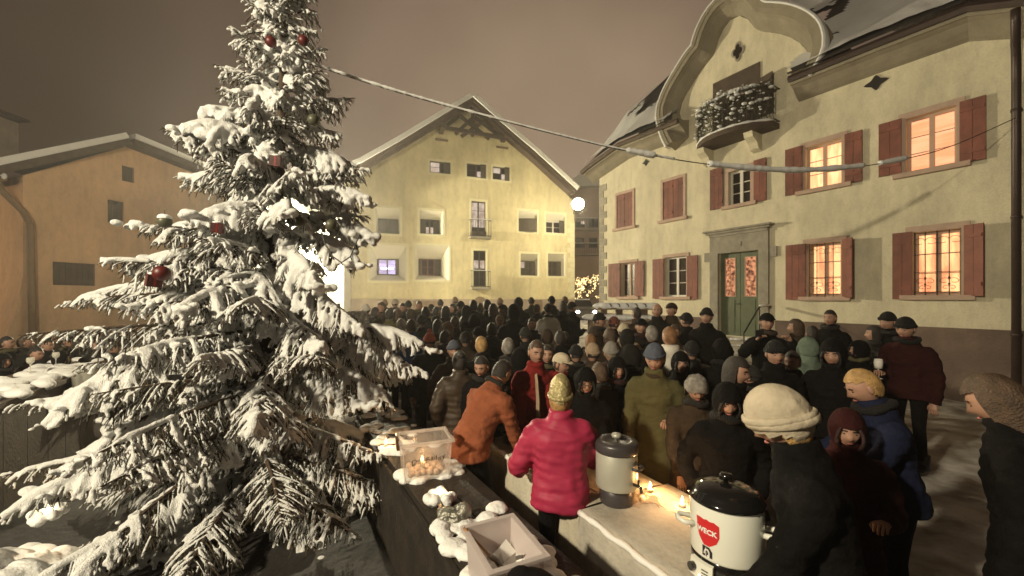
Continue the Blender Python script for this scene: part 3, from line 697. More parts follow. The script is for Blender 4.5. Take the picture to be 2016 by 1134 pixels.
    ol = [pk(661, 341), pk(713, 320), pk(789, 277), pk(884, 219), pk(931, 191)]; orr = [pk(931, 191), pk(988, 242), pk(1057, 301), pk(1136, 374)]
    for side, pl in (('l', ol), ('r', orr)):
        rb = MB(); sb = MB(); vb = MB()
        for (a, b) in zip(pl[:-1], pl[1:]):
            t = Vector((b[0] - a[0], b[1] - a[1])).normalized(); nn = Vector((-t.y, t.x))
            for m_, lo, hi, d0 in ((rb, -.16, 0, OV), (sb, .003, .24, OV + .10), (vb, -.36, -.163, OV - .06)):
                q = [(a[0] + nn.x * lo, a[1] + nn.y * lo), (b[0] + nn.x * lo, b[1] + nn.y * lo), (b[0] + nn.x * hi, b[1] + nn.y * hi), (a[0] + nn.x * hi, a[1] + nn.y * hi)]
                back = .12 if m_ is vb else 14
                m_.prism([YF(x, d0, y) for x, y in q], YN * (-back))
        rb.build('roof', M['timber'], root); vb.build('verge_board', M['timber'], root)
        so = sb.build('roof_snow', M['snow_roof'], root)
    # purlin ends and truss under the gable overhang
    def beam(p0, p1, d, w=.09, dd=.12, name='truss_beam', m='timber'):
        a = Vector(yp(*p0, d)); b = Vector(yp(*p1, d)); t = (b - a).normalized(); nn = Vector((-t.y, t.x)) * w
        MB().prism([YF(q.x, d, q.y) for q in (a - nn, b - nn, b + nn, a + nn)], YN * (-dd)).build(name, M[m], root)
    beam((866, 249), (1000, 272), .80, .11); beam((903, 225), (964, 273), .68); beam((932, 230), (897, 263), .66); beam((935, 229), (985, 268), .64); beam((958, 234), (909, 268), .62); beam((880, 246), (905, 226), .60); beam((931, 196), (931, 268), .58, .08)
    for (x, y) in ((870, 255), (993, 272)):
        s, h = yp(x, y, .4); MB().box(YF, (s - .12, 0, h - .12), (s + .12, .95, h + .12)).build('purlin_end', M['timber'], root)
    s, h = yp(705, 352, .5); MB().box(YF, (s - .9, 0, h - .1), (s + .2, .8, h + .12)).build('purlin_end', M['timber'], root)
    for x0, x1, y in ((857, 882, 276), (977, 1000, 291)):
        a = yp(x0, y)[0]; b = yp(x1, y)[0]; h = yp((x0 + x1) / 2, y)[1]; MB().box(YF, (a, 0, h - .06), (b, .05, h + .06)).build('vent_slot', M['timber_light'], root)
build_yellow_house()
# ================================================================== left house (ochre) with drainpipe
LO = Vector(((45 - HX) * 14 / FPX, 14, 0)); LU, LN = Vector((.337, .941, 0)), Vector((.941, -.337, 0))
LF = frame(LO, LU, LN); lp = picker(LO, LU, LN)
def build_left_house():
    root = empty('ochre_house', LF(4, 0, .3), 'ochre plastered house with a snowy roof and brown drainpipe at the far left', 'house')
    ap = lp(247, 289); el = (0, lp(45, 345)[1]); vq = lp(359, 332); er = (ap[0] + (vq[0] - ap[0]) * 2.0, ap[1] + (vq[1] - ap[1]) * 2.0)
    wins = [rect4(lp, 212, 243, 392, 438, 398, 442), rect4(lp, 240, 264, 325, 356, 331, 360), rect4(lp, 104, 187, 515, 562, 520, 562)]
    outer = [(0, -.6), (er[0], -.6), er, ap, el]
    mb = wall_mesh(LF, outer, wins, .25)
    D = 9
    mb.add([LF(0, 0, -.6), LF(0, -D, -.6), LF(0, -D, el[1]), LF(0, 0, el[1])], [(0, 1, 2, 3)])
    mb.add([LF(er[0], 0, -.6), LF(er[0], -D, -.6), LF(er[0], -D, er[1]), LF(er[0], 0, er[1])], [(0, 1, 2, 3)])
    # splayed buttress foot along the long side
    mb.add([LF(-.9, .25, -.6), LF(-.9, -D, -.6), LF(-.25, -D, 1.4), LF(-.25, .10, 1.4), LF(-.0, -D, 2.9), LF(-.0, .002, 2.9)], [(0, 1, 2, 3), (3, 2, 4, 5)])
    mb.add([LF(-.9, .25, -.6), LF(-.25, .10, 1.4), LF(0, .002, 2.9), LF(0.05, .002, -.6)], [(0, 1, 2, 3)])
    mb.build('wall', M['orange_wall'], root)
    # slightly thicker right-hand part of the gable wall
    sk = lp(195, 400)[0]
    hk = el[1] + (ap[1] - el[1]) * (sk / ap[0]) - .25
    # openings
    for k, r in enumerate(wins):
        casement(LF, r, -.14, root, M['shutter_dark'], M['glass'], 2, 1, fw=.06)
        shutter(LF, (r[0] + .02, r[1] + .02, r[2] - .02, r[3] - .02), -.07, root, M['timber'])
    # roof slabs
    OV = .55
    for a, b, nm in (((el[0] - .75, el[1] - .30 ), ap, 'roof'), (ap, (er[0] + .4, er[1] + .4 * (vq[1] - ap[1]) / (vq[0] - ap[0])), 'roof')):
        t = Vector((b[0] - a[0], b[1] - a[1])).normalized(); nn = Vector((-t.y, t.x))
        for lo, hi, m_, name, d0 in ((.02, .28, M['timber'], 'roof', OV), (.283, .50, M['snow_roof'], 'roof_snow', OV + .05)):
            q = [(a[0] + nn.x * lo, a[1] + nn.y * lo), (b[0] + nn.x * lo, b[1] + nn.y * lo), (b[0] + nn.x * hi, b[1] + nn.y * hi), (a[0] + nn.x * hi, a[1] + nn.y * hi)]
            MB().prism([LF(x, d0, y) for x, y in q], LN * (-(D + 1))).build(name, m_, root)
    # gutter with snow and the drainpipe
    g = MB(); s = -.62; h = el[1] - .34
    g.tube([LF(s, OV, h), LF(s, -D, h)], .09, 8); g.build('gutter', M['pipe_left'], root, True)
    gs = MB(); gs.tube([LF(s, OV + .05, h + .07), LF(s, -D, h + .07)], .10, 8, flat=.6); gs.build('gutter_snow', M['snow'], root, True)
    dpp = MB(); dpp.tube([LF(-.60, .1, h - .05), LF(-.55, .12, h - .3), LF(-.05, .16, h - .95), LF(.12, .14, h - 1.35), LF(.16, .13, 2.6), LF(.18, .18, 0)], .10, 10); dpp.build('drainpipe', M['pipe_left'], root, True)
    # chimney
    c = px(10, 235, 17.5); ch = MB()
    F = lambda x, y, z: c + Vector((x, y, z))
    F = lambda x, y, z: c + Vector((x * .8 - .15, y * .8, z * .8 - .15))
    ch.box(F, (-.42, -.42, -2.2), (.42, .42, .15)); co = ch.build('chimney', M['plinth'], root)
    cp = MB(); cp.box(F, (-.55, -.55, .30), (.55, .55, .40)); cp.prism([F(-.6, -.6, .40), F(.6, -.6, .40), F(.35, -.6, .58), F(-.35, -.6, .58)], Vector((0, 1.2, 0)))
    for a in (-.38, .38):
        for b in (-.38, .38): cp.box(F, (a - .06, b - .06, .15), (a + .06, b + .06, .30))
    cp.build('chimney_cap', M['timber'], co)
build_left_house()
# ================================================================== white house behind the tree, with its wall lamp
def build_white_house():
    Z = 20.4; root = empty('white_house', Vector((-11.5, Z, .6)), 'white plastered house lit by a wall lamp behind the snowy fir tree', 'house')
    x1 = (677 - HX) * Z / FPX; F = lambda s, d, h: Vector((s, Z - d, h)); x0 = -14.6
    w = (-10.9, 2.3, -10.0, 3.5)
    mb = wall_mesh(F, [(x0, -.4), (x1, -.4), (x1, 6.4), ((x0 + x1) / 2, 7.4), (x0, 6.4)], [w], .25)
    mb.add([F(x1, 0, -.4), F(x1, -.86, -.4), F(x1, -.86, 6.4), F(x1, 0, 6.4)], [(0, 1, 2, 3)]); mb.add([F(x0, 0, -.4), F(x0, -5, -.4), F(x0, -5, 6.4), F(x0, 0, 6.4)], [(0, 1, 2, 3)])
    mb.box(F, (-12.1, .004, -.4), (-11.3, 3.0, 6.3)); mb.build('wall', M['white_wall'], root); casement(F, w, -.15, root, M['timber'], M['glass'], 2, 3)  # box is an added, unseen pier keeping the wall lamp off the ochre house
    MB().box(F, (-12.15, .4, 6.303), (-11.25, 3.05, 6.42)).build('shade_pier_cap', M['snow_roof'], root)
    xm = (x0 + x1) / 2
    for a, b in (((x0 - .4, 6.25), (xm, 7.42)), ((xm, 7.42), (x1 + .05, 6.42))):
        MB().prism([F(a[0], .3, a[1]), F(b[0], .3, b[1]), F(b[0], .3, b[1] + .15), F(a[0], .3, a[1] + .15)], Vector((0, 1.1, 0))).build('roof', M['timber'], root)
        MB().prism([F(a[0], .34, a[1] + .153), F(b[0], .34, b[1] + .153), F(b[0], .34, b[1] + .4), F(a[0], .34, a[1] + .4)], Vector((0, 1.1, 0))).build('roof_snow', M['snow_roof'], root)
    t = empty('wall_lamp', LAMP_WHITE, 'glowing white wall lamp on the white house behind the fir tree', 'lamp')
    L = LAMP_WHITE
    a = MB(); a.tube([L + Vector((0, .68, .15)), L + Vector((0, .35, .3)), L + Vector((0, 0, .22))], .025, 6); a.box(lambda x, y, z: L + Vector((x, y, z)), (-.08, .66, 0), (.08, .695, .3)); a.build('bracket', M['iron'], t)
    b = MB(); b.lathe([(.02, .24), (.16, .16), (.22, .08), (.20, .07), (.02, .16)], L, 16); b.build('lamp_shade', M['iron'], t, True)
    b = MB(); b.ell(L + Vector((0, 0, .02)), (.13, .13, .11), 12, 8); b.build('bulb', M['lampglow_white'], t, True)
build_white_house()
# ================================================================== lane between the yellow and the cream house
def build_lane():
    Z = 36; F = lambda s, d, h: Vector((s, Z - d, h)); P = lambda x, y: ((x - HX) * Z / FPX, CAMZ - (y - HY) * Z / FPX)
    root = empty('pink_house', Vector((6.5, Z, .6)), 'pinkish house with balconies at the end of the lane', 'house')
    a, b = P(1118, 400), P(1215, 600)
    wins = [rect(lambda x, y, d=0: P(x, y), *q) for q in ((1134, 434, 1152, 448), (1133, 468, 1150, 488), (1160, 468, 1176, 488), (1160, 430, 1178, 448))]
    mw = mat('pink_plaster', (.50, .36, .28), .9, .12, 1)
    wall_mesh(F, [(a[0], -.5), (b[0], -.5), (b[0], 12), (a[0], 12)], wins, .25).build('wall', mw, root)
    for k, w in enumerate(wins): casement(F, w, -.15, root, M['timber'], M['glass'], 2, 2, pane_mats=[M['glass'], M['glass'], M['glass'], M['lit_pale']] if k == 0 else None)
    for y in (456, 504):
        z = P(1140, y)[1]; bl = MB().box(F, (a[0], .003, z), (b[0], .9, z + .15)).build('balcony', M['plinth'], root)
        r_ = MB(); 
        for q in np.linspace(a[0], b[0], 24): r_.tube([F(q, .85, z + .15), F(q, .85, z + 1.0)], .015, 4)
        r_.tube([F(a[0], .85, z + 1.0), F(b[0], .85, z + 1.0)], .03, 5); r_.build('railing', M['iron'], bl)
        MB().tube([F(a[0], .85, z + 1.05), F(b[0], .85, z + 1.05)], .04, 5).build('railing_snow', M['snow'], bl)
    MB().prism([F(a[0] - .5, 1, 12), F(b[0] + .5, 1, 12), F((a[0] + b[0]) / 2, 1, 14)], Vector((0, 8, 0))).build('roof', M['snow_roof'], root)
    # small tree hung with lights
    c = px(1156, 600, 31); c.z = .62; t = empty('lit_tree', c, 'small bare tree covered in yellow fairy lights in the lane', 'tree')
    tr = MB(); tr.tube([c, c + Vector((.05, 0, 1)), c + Vector((0, 0, 3.0))], [.09, .07, .02], 7); r2 = random.Random(9); li = MB()
    for k in range(46):
        z = r2.uniform(.9, 2.8); th = r2.uniform(0, 6.28); L = r2.uniform(.5, 1.25) * (1.25 - .28 * z + .3)
        p0 = c + Vector((0, 0, z)); p1 = p0 + Vector((math.cos(th) * L * .5, math.sin(th) * L * .5, .3)); p2 = p0 + Vector((math.cos(th) * L, math.sin(th) * L, .45 + r2.uniform(-.2, .3)))
        tr.tube([p0, p1, p2], [.025, .016, .006], 4)
        for q in range(6): li.ell(p1.lerp(p2, r2.random()) + Vector((r2.uniform(-.1, .1), r2.uniform(-.1, .1), r2.uniform(-.1, .1))), (.035, .035, .035), 5, 4)
    tr.build('branches', M['bark'], t); li.build('fairy_lights', M['fairy'], t, kind='stuff')
    # parked car with its headlights on
    c = px(1154, 582, 27.5); c.z = .62
    car = empty('parked_car', c, 'dark car facing the square with headlights on at the end of the lane', 'car')
    F2 = lambda x, y, z: c + Vector((x, y, z))
    paint = mat('dark_car_paint', (.05, .045, .045), .3, coat=.6)
    bd = MB(); sec = [(-.05, .32, .62, .78), (.25, .28, .78, .84), (1.1, .25, .92, .88), (1.7, .25, 1.38, .80), (3.2, .25, 1.42, .80), (4.0, .28, .95, .86), (4.25, .35, .8, .78)]
    vs = []
    for y, z0, z1, w in sec:
        for x, z in ((-w, z0 + .1), (-w * .9, z0), (w * .9, z0), (w, z0 + .1), (w, (z0 + z1) * .55), (w * .8, z1), (-w * .8, z1), (-w, (z0 + z1) * .55)): vs.append(F2(x, y, z))
    n = 8; k = len(sec)
    bd.add(vs, [(i * n + j, i * n + (j + 1) % n, (i + 1) * n + (j + 1) % n, (i + 1) * n + j) for i in range(k - 1) for j in range(n)] + [tuple(range(n)), tuple((k - 1) * n + j for j in reversed(range(n)))])
    bd.build('body', paint, car)
    MB().add([F2(-.66, 1.12, .95), F2(.66, 1.12, .95), F2(.6, 1.66, 1.36), F2(-.6, 1.66, 1.36)], [(0, 1, 2, 3)]).build('windscreen', M['glass'], car)
    for x in (-.58, .58): MB().ell(F2(x, -.06, .58), (.13, .07, .09), 10, 6).build('headlight', M['headlight'], car)
    for x in (-.76, .76):
        for y in (.75, 3.3):
            w = MB(); w.tube([F2(x - .1, y, .32), F2(x + .1, y, .32)], .32, 16); w.build('wheel', M['iron'], car)
    sn_ = MB(); sn_.box(F2, (-.6, 1.75, 1.385), (.6, 3.15, 1.47)); sn_.build('roof_snow', M['snow'], car)
    # street lamp on the yellow house's corner
    L = LAMP_CORNER + Vector((0, 0, .0)); t = empty('street_lamp', L, 'bright street lamp on an arm at the corner of the yellow house', 'street lamp')
    w_ = YF(yp(1131, 390)[0], -.1, L.z + .35)
    a = MB(); a.tube([w_, w_.lerp(L, .5) + Vector((0, 0, .35)), L + Vector((0, 0, .28))], .035, 6); a.build('arm', M['iron'], t)
    b = MB(); b.lathe([(.03, .30), (.12, .24), (.26, .10), (.24, .08), (.03, .2)], L, 16); b.build('lamp_shade', M['iron'], t, True)
    b = MB(); b.ell(L + Vector((0, 0, -.02)), (.32, .32, .31), 16, 10); b.build('bulb', M['lampglow'], t, True)
    # lamps outside the frame whose light reaches the square
    for L, lab, h0 in ((LAMP_SQUARE, 'tall street lamp standing behind the square', 0), (LAMP_LEFT, 'lane street lamp beyond the ochre house', 0)):
        t = empty('street_lamp', Vector((L.x, L.y, 0)), lab, 'street lamp')
        a = MB(); a.tube([Vector((L.x, L.y - .5, -.4)), Vector((L.x, L.y - .5, L.z + .3)), Vector((L.x, L.y - .3, L.z + .45)), Vector((L.x, L.y, L.z + .3))], [.07, .05, .04, .04], 8); a.build('pole', M['iron'], t)
        b = MB(); b.lathe([(.03, .32), (.20, .24), (.30, .12), (.28, .10), (.03, .22)], L, 16); b.build('lamp_shade', M['iron'], t, True)
build_lane()
# ================================================================== snow-laden fir tree in the foreground
TB, TT = Vector((-2.62, 4.0, gz(-2.6, 4.0) - .05)), Vector((-2.24, 4.02, 5.75))
def trunk_at(z):
    t = (z - TB.z) / (TT.z - TB.z); p = TB.lerp(TT, t); p.x += .10 * math.sin(t * 3.0) - .06 * t; return p
def build_tree():
    r = random.Random(21)
    root = empty('fir_tree', TB, 'tall fir tree laden with heavy snow and hung with red baubles', 'tree')
    tk = MB(); zs = np.linspace(TB.z, 5.7, 26)
    tk.tube([trunk_at(z) for z in zs], [.095 * (1 - .93 * (z - TB.z) / 5.75) + .006 for z in zs], 9); tk.build('trunk', M['bark'], root, True)
    Rz = [(-.1, 1.75), (.5, 1.85), (1.0, 1.84), (1.5, 1.76), (2.0, 1.54), (2.5, 1.16), (3.0, 1.02), (3.5, .88), (4.0, .66), (4.4, .50), (4.8, .36), (5.2, .26), (5.6, .10)]
    def rad(z): return float(np.interp(z, [a for a, b in Rz], [b for a, b in Rz]))
    snow = MB(); dust = MB()
    def needles(mb, pts, ln, dens, w=.0021):
        """needles along a twig"""
        for i in range(len(pts) - 1):
            a, b = pts[i], pts[i + 1]; d = (b - a); L = d.length
            if L < 1e-4: continue
            d.normalize(); s = d.cross(Vector((0, 0, 1)));
            if s.length < .05: s = Vector((1, 0, 0))
            s.normalize(); u = s.cross(d); n = max(1, int(L * dens))
            for k in range(n):
                p = a.lerp(b, (k + r.random()) / n)
                th = r.uniform(-.5, math.pi + .5); o = s * math.cos(th) + u * (math.sin(th) * .55 - .12)
                tip = p + d * ln * .75 + o * ln * r.uniform(.75, 1.1); q = d.cross(o); q = q.normalized() * w if q.length > .01 else u * w
                mb.add([p + q, p - q, tip], [(0, 1, 2)], 1)
    def snow_run(pts, r0, r1, lumpy=.35, up=.55):
        P = []; rr = []
        n = len(pts)
        for i, p in enumerate(pts):
            q = r0 + (r1 - r0) * i / max(1, n - 1); q *= 1 + r.uniform(-lumpy, lumpy); P.append(p + Vector((r.uniform(-.2, .2) * q, r.uniform(-.2, .2) * q, q * up))); rr.append(q)
        snow.tube(P, rr, 7)
        snow.ell(P[-1], (rr[-1] * 1.05,) * 3, 7, 5); snow.ell(P[0], (rr[0],) * 3, 7, 5)
    def twig(mb, p0, dirv, L, droop, load, depth, ndl):
        n = 5; pts = [p0]; d = dirv.normalized()
        for i in range(n - 1):
            d = (d + Vector((0, 0, -droop * .28)) + Vector((r.uniform(-.07, .07), r.uniform(-.07, .07), r.uniform(-.05, .05)))).normalized(); pts.append(pts[-1] + d * L / (n - 1))
        mb.tube(pts, [.0045, .004, .0035, .003, .0025], 4, 0, cap=False)
        needles(mb, pts, ndl, 210)
        if load > 0:
            q = .009 + .021 * load * r.uniform(.5, 1.25)
            snow_run(pts if r.random() < .8 else pts[1:], q * 1.1, q * .78)
        elif r.random() < (.46 if p0.z < 1.7 else .62):
            q = r.uniform(.0035, .0095); a_ = r.randrange(2); b_ = r.randrange(3, n + 1); P = [p + Vector((r.uniform(-.3, .3) * q, r.uniform(-.3, .3) * q, q * .7)) for p in pts[a_:b_ + 1]]
            if len(P) > 1: dust.tube(P, [q * r.uniform(.5, 1.3) for _ in P], 5)
        return pts
    def branch(z, az, L, lift, load, force=False):
        if not force and abs(math.atan2(math.sin(az), math.cos(az))) < .95 and 1.98 < z < 2.62: L = min(L, .36)
        o = trunk_at(z); h = Vector((math.cos(az), math.sin(az), 0)); mb = MB()
        n = max(7, int(L / .10)); pts = [o]; 
        sag = .25 + .55 * load
        for i in range(1, n + 1):
            t = i / n; ang = lift - sag * t ** 1.3 * 1.25 + (.22 * t * t if load < .5 else 0)
            side = Vector((-h.y, h.x, 0)) * math.sin(t * 3 + az * 5) * .05
            pts.append(pts[-1] + (h * math.cos(ang) + Vector((0, 0, math.sin(ang))) + side) * (L / n))
        mb.tube(pts, [.004 + .014 * L * (1 - i / n) ** .8 for i in range(n + 1)], 5, 0)
        needles(mb, pts[n // 3:], .020, 170)
        sd0 = Vector((-h.y, h.x, 0)); clump = r.random() * 6.28
        step = .041; k = 0; Ltot = L; dist = .10 if L > .5 else .04
        while dist < Ltot * .985:
            t = dist / Ltot; i = min(int(t * n), n - 1); p = pts[i].lerp(pts[i + 1], t * n - i); d = (pts[i + 1] - pts[i]).normalized()
            env = (.34 * min(1, (1 - t) * 2.2 + .16)) * (.35 + .65 * min(1, t * 2.2)) * min(1, .45 + L * .5)
            cl = .5 + .5 * math.sin(dist * 7.5 + clump)
            for s_ in (-1, 1):
                tl = env * r.uniform(.65, 1.15)
                if tl < .03: continue
                dv = d * r.uniform(.5, .95) + sd0 * s_ * r.uniform(.7, 1.0) + Vector((0, 0, r.uniform(-.30, .05)))
                ld = 0
                if r.random() < .38 + .45 * load: ld = load * (.35 + .85 * cl) * r.uniform(.5, 1.1)
                tp = twig(mb, p, dv, tl, .55 + .8 * load, ld, 0, .020)
                if tl > .13:
                    for q in range(int(tl / .045)):
                        f = .25 + .65 * q / max(1, int(tl / .045)); ii = min(int(f * 4), 3); pp = tp[ii].lerp(tp[ii + 1], f * 4 - ii); dd = (tp[ii + 1] - tp[ii]).normalized()
                        sx = dd.cross(Vector((0, 0, 1))); sx = sx.normalized() if sx.length > .05 else sd0
                        twig(mb, pp, dd * .9 + sx * (1 if q % 2 else -1) * .75 + Vector((0, 0, -.25)), tl * .38 * r.uniform(.7, 1.1), .8, ld * .7 if r.random() < .42 else 0, 1, .018)
            dist += step * r.uniform(.8, 1.25)
        # spine snow with heavier clumps
        i0 = 1; run = []
        for i in range(1, n + 1):
            t = i / n; c = .5 + .5 * math.sin(t * L * 6.0 + clump + 1.0)
            if c * load > .12 and t > .12: run.append((pts[i], (.018 + .062 * load * c) * (1.05 - .35 * t) * min(1, .55 + .5 * L)))
            elif len(run) > 1: P = [a for a, b in run]; snow.tube([p + Vector((0, 0, b * .5)) for p, b in run], [b for a, b in run], 8); run = []
            else: run = []
        if len(run) > 1: snow.tube([p + Vector((0, 0, b * .5)) for p, b in run], [b for a, b in run], 8)
        for p, b in [(pts[i], .030 + .052 * load * r.random()) for i in range(2, n + 1) if r.random() < load * .55]:
            b *= min(1, .5 + .5 * L)
            for _ in range(6): q_ = r.uniform(.45, 1.0); snow.ell(p + Vector((r.uniform(-1.7, 1.7) * b, r.uniform(-1.7, 1.7) * b, b * r.uniform(-.35, .55))), (b * q_ * r.uniform(.7, 1.2), b * q_ * r.uniform(.7, 1.2), b * q_ * r.uniform(.5, .75)), 9, 6)
        mb.build('branch', [M['bark'], M['needle']], root)
    z = .16; w = 0
    while z < 5.45:
        Rr = rad(z); nb = 7 if z < 2.2 else (6 if z < 3.6 else 5)
        off = r.uniform(0, 6.28)
        for k in range(nb):
            az = off + 2 * math.pi * k / nb + r.uniform(-.28, .28)
            back = math.sin(az) > .35            # far side, mostly hidden
            if back and r.random() < .35: continue
            front = -math.sin(az)
            if abs(math.atan2(math.sin(az), math.cos(az))) < .75 and 1.95 < z < 2.75 and r.random() < .75: Rr2 = Rr * .36
            else: Rr2 = Rr
            L = Rr2 * r.uniform(.72, 1.08) * (1 - .10 * max(front, 0))
            lift = np.interp(z, [0, 1.2, 2.5, 4, 5.4], [-.02, .10, .22, .42, .75]) + r.uniform(-.1, .12)
            load = min(1, max(0.05, r.uniform(.15, 1.0) * np.interp(z, [0, .7, 1.6, 3, 5.5], [.62, .62, .80, .90, .92])))
            if r.random() < .22: load *= .45
            branch(z + r.uniform(-.06, .06), az, L, lift, load)
        for k in range(3):   # short inner sprays close to the trunk
            branch(z + r.uniform(-.1, .1), -math.pi / 2 + r.uniform(-1.5, 1.5), Rr * r.uniform(.30, .50), r.uniform(-.1, .25), r.uniform(.5, 1))
        z += np.interp(z, [0, 2, 4, 5.5], [.25, .22, .20, .15]); w += 1
    # long side branches seen against the houses
    for z, az, L, lift, load in ((2.35, math.pi + .05, 2.15, .04, .40), (2.75, math.pi - .15, 1.25, .30, .45), (2.72, -.35, 1.10, .12, .8), (1.55, -.25, 1.55, .02, .6), (1.25, math.pi + .35, 1.75, -.05, .8), (1.45, math.pi - .1, 2.1, 0, .8), (1.9, .05, 1.35, .05, .9), (.95, .1, 1.7, -.1, .7), (2.9, .05, 1.0, .2, .8), (3.75, math.pi - .1, .72, .45, .9), (3.55, -.05, .70, .25, .9), (1.75, math.pi + .6, 1.7, .02, .9)):
        branch(z, az, L, lift, load)
    branch(2.2, -.35, 1.25, .05, .8, True); branch(2.5, -.6, .95, .1, .9, True)
    for k in range(9):  # leader tip
        snow.ell(trunk_at(5.0 + .08 * k) + Vector((r.uniform(-.08, .08), r.uniform(-.08, .08), 0)), (r.uniform(.03, .08),) * 3, 8, 5)
    V, F = remesh(snow, .0115, 1, lambda P: sn(P, 26, 3) * .0055 + sn(P, 75, 4) * .0035)
    s2 = MB(); s2.add(V.tolist(), F)
    s2.build('snow_load', M['tree_snow'], root, True, kind='stuff')
    dust.build('snow_dust', M['tree_snow'], root, True, kind='stuff')
M['tree_snow'] = mat('fresh_tree_snow', (.88, .88, .86), .8, .04, 30, 1.0, 120)
build_tree()
# ---- decorations hanging on the tree
M['red_ball'] = mat('red_bauble', (.10, .012, .010), .45, .25, 12)
M['grey_ball'] = mat('grey_green_bauble', (.09, .09, .055), .45, .2, 12)
M['red_foil'] = mat('red_gift_foil', (.06, .011, .008), .6, .3, 14, .4, 60)
def bauble(x, y, Z, rr, m, label, snowcap=False):
    c = px(x, y, Z); t = empty('bauble', c, label, 'bauble', 'round baubles on the fir tree')
    b = MB(); b.ell(c, (rr, rr, rr), 18, 12); b.build('ball', M[m], t, True)
    b = MB(); b.tube([c + Vector((0, 0, rr * .97)), c + Vector((0, 0, rr * 1.22))], rr * .22, 8); b.tube([c + Vector((0, 0, rr * 1.2)), c + Vector((0, 0, rr * 1.2 + .03))], .002, 4); b.build('hanger', M['iron'], t)
    if snowcap: b = MB(); b.ell(c + Vector((0, 0, rr * .55)), (rr * .95, rr * .95, rr * .62), 12, 7); b.build('snow_cap', M['snow'], t, True)
for a in ((652, 443, 3.45, .050, 'grey_ball', 'dark grey bauble hanging right of the white lamp glow'),
          (590, 437, 3.35, .046, 'grey_ball', 'small grey bauble hanging in front of the white lamp'),
          (324, 436, 3.4, .055, 'grey_ball', 'snow-capped green bauble on the left side of the tree', True),
          (617, 236, 3.7, .052, 'grey_ball', 'olive bauble hanging in the upper right of the tree'),
          (533, 82, 3.75, .050, 'red_ball', 'dark red bauble near the tree top left of the trunk'),
          (597, 80, 3.75, .048, 'red_ball', 'dark red bauble near the tree top right of the trunk'),
          (318, 538, 2.95, .056, 'red_ball', 'red bauble on the long left branch before the ochre house')): bauble(*a)
def gift(x, y, Z, s, rz, label):
    c = px(x, y, Z); t = empty('gift_box', c, label, 'tree ornament', 'foil wrapped gift boxes hung on the fir tree'); Rm = Euler((.15, .1, rz)).to_matrix()
    F = lambda a, b, d: c + Rm @ Vector((a, b, d))
    MB().box(F, (-s, -s, -s), (s, s, s)).build('box', M['red_foil'], t)
    rb = MB()
    for a in (0,): rb.box(F, (-s * .16, -s * 1.012, -s * 1.012), (s * .16, s * 1.012, s * 1.012)); rb.box(F, (-s * 1.012, -s * .16, -s * 1.016), (s * 1.012, s * .16, s * 1.016))
    rb.build('ribbon', mat('dark_red_ribbon', (.2, .02, .02), .4), t)
    sn0 = MB(); sn0.ell(F(0, 0, s * 1.1), (s * 1.0, s * .95, s * .35), 10, 6); sn0.build('snow_cap', M['snow'], t, True)
gift(428, 449, 3.25, .040, .5, 'red foil gift box hung under the heavy snowy branch at the tree centre')
gift(545, 318, 3.45, .042, .2, 'orange-red foil gift box hung high on the tree, right of the trunk')
gift(616, 676, 3.55, .062, .35, 'large dark red gift box hung low on the right side of the tree')
gift(303, 552, 3.0, .045, .9, 'small dark red gift box hung beside the red bauble on the long left branch')
# ---- fairy-light cable looping off the right side
fc = MB(); pts = [px(633, 455, 3.4), px(640, 480, 3.4), px(655, 505, 3.4), px(672, 517, 3.4), px(690, 505, 3.4), px(700, 480, 3.4), px(708, 462, 3.4)]
fc.tube(pts, .006, 5)
for p in pts: fc.tube([p, p + Vector((.012, 0, -.03))], .005, 4)
o = fc.build('light_string', M['iron']); tag(o, 'unlit fairy-light cable looping off the right side of the fir tree', 'light string')
# ================================================================== snowy cable from the tree to the cream house
def build_cable():
    key = [px(585, 116, 4.0), px(603, 123, 4.05), px(750, 171, 4.4), px(900, 214, 4.8), px(1100, 266, 5.3), px(1240, 298, 5.6), px(1400, 324, 6.0), px(1560, 336, 6.4), px(1690, 328, 6.7), px(1790, 311, 6.9), px(1880, 285, 7.1), px(2000, 232, 7.3)]
    P = []
    for i in range(len(key) - 1):
        p0, p1, p2, p3 = key[max(i - 1, 0)], key[i], key[i + 1], key[min(i + 2, len(key) - 1)]
        for k in range(10):
            t = k / 10; P.append(.5 * (2 * p1 + (p2 - p0) * t + (2 * p0 - 5 * p1 + 4 * p2 - p3) * t * t + (3 * p1 - p0 - 3 * p2 + p3) * t ** 3))
    P.append(key[-1])
    t = empty('cable', key[0], 'long snow-crusted cable strung from the fir tree across to the cream house', 'cable')
    MB().tube(P, .0075, 6).build('wire', M['iron'], t)
    r = random.Random(4); sb = MB(); run = []
    def flush():
        nonlocal run
        if len(run) > 2: sb.tube([p + Vector((0, 0, .012)) for p, _ in run], [q for _, q in run], 7)
        run = []
    xs = lambda p: HX + p.x / p.y * FPX
    for i in range(len(P) - 1):
        for k in range(4):
            p = P[i].lerp(P[i + 1], k / 4); x = xs(p)
            thin = .012 + .004 * math.sin(i * 2.3 + k)
            if 1235 < x < 1290 or 1395 < x < 1700 or 1730 < x < 1785: q = .046 + .006 * math.sin(i * 1.1) + .004 * r.uniform(-1, 1)
            elif 600 < x < 980 or 1290 < x < 1330: q = .017 + .004 * r.uniform(-1, 1)
            elif x < 1240: q = .014 * r.uniform(.8, 1.1)
            else: flush(); continue
            run.append((p, q))
    flush(); sb.build('cable_snow', M['snow'], t, True)
build_cable()
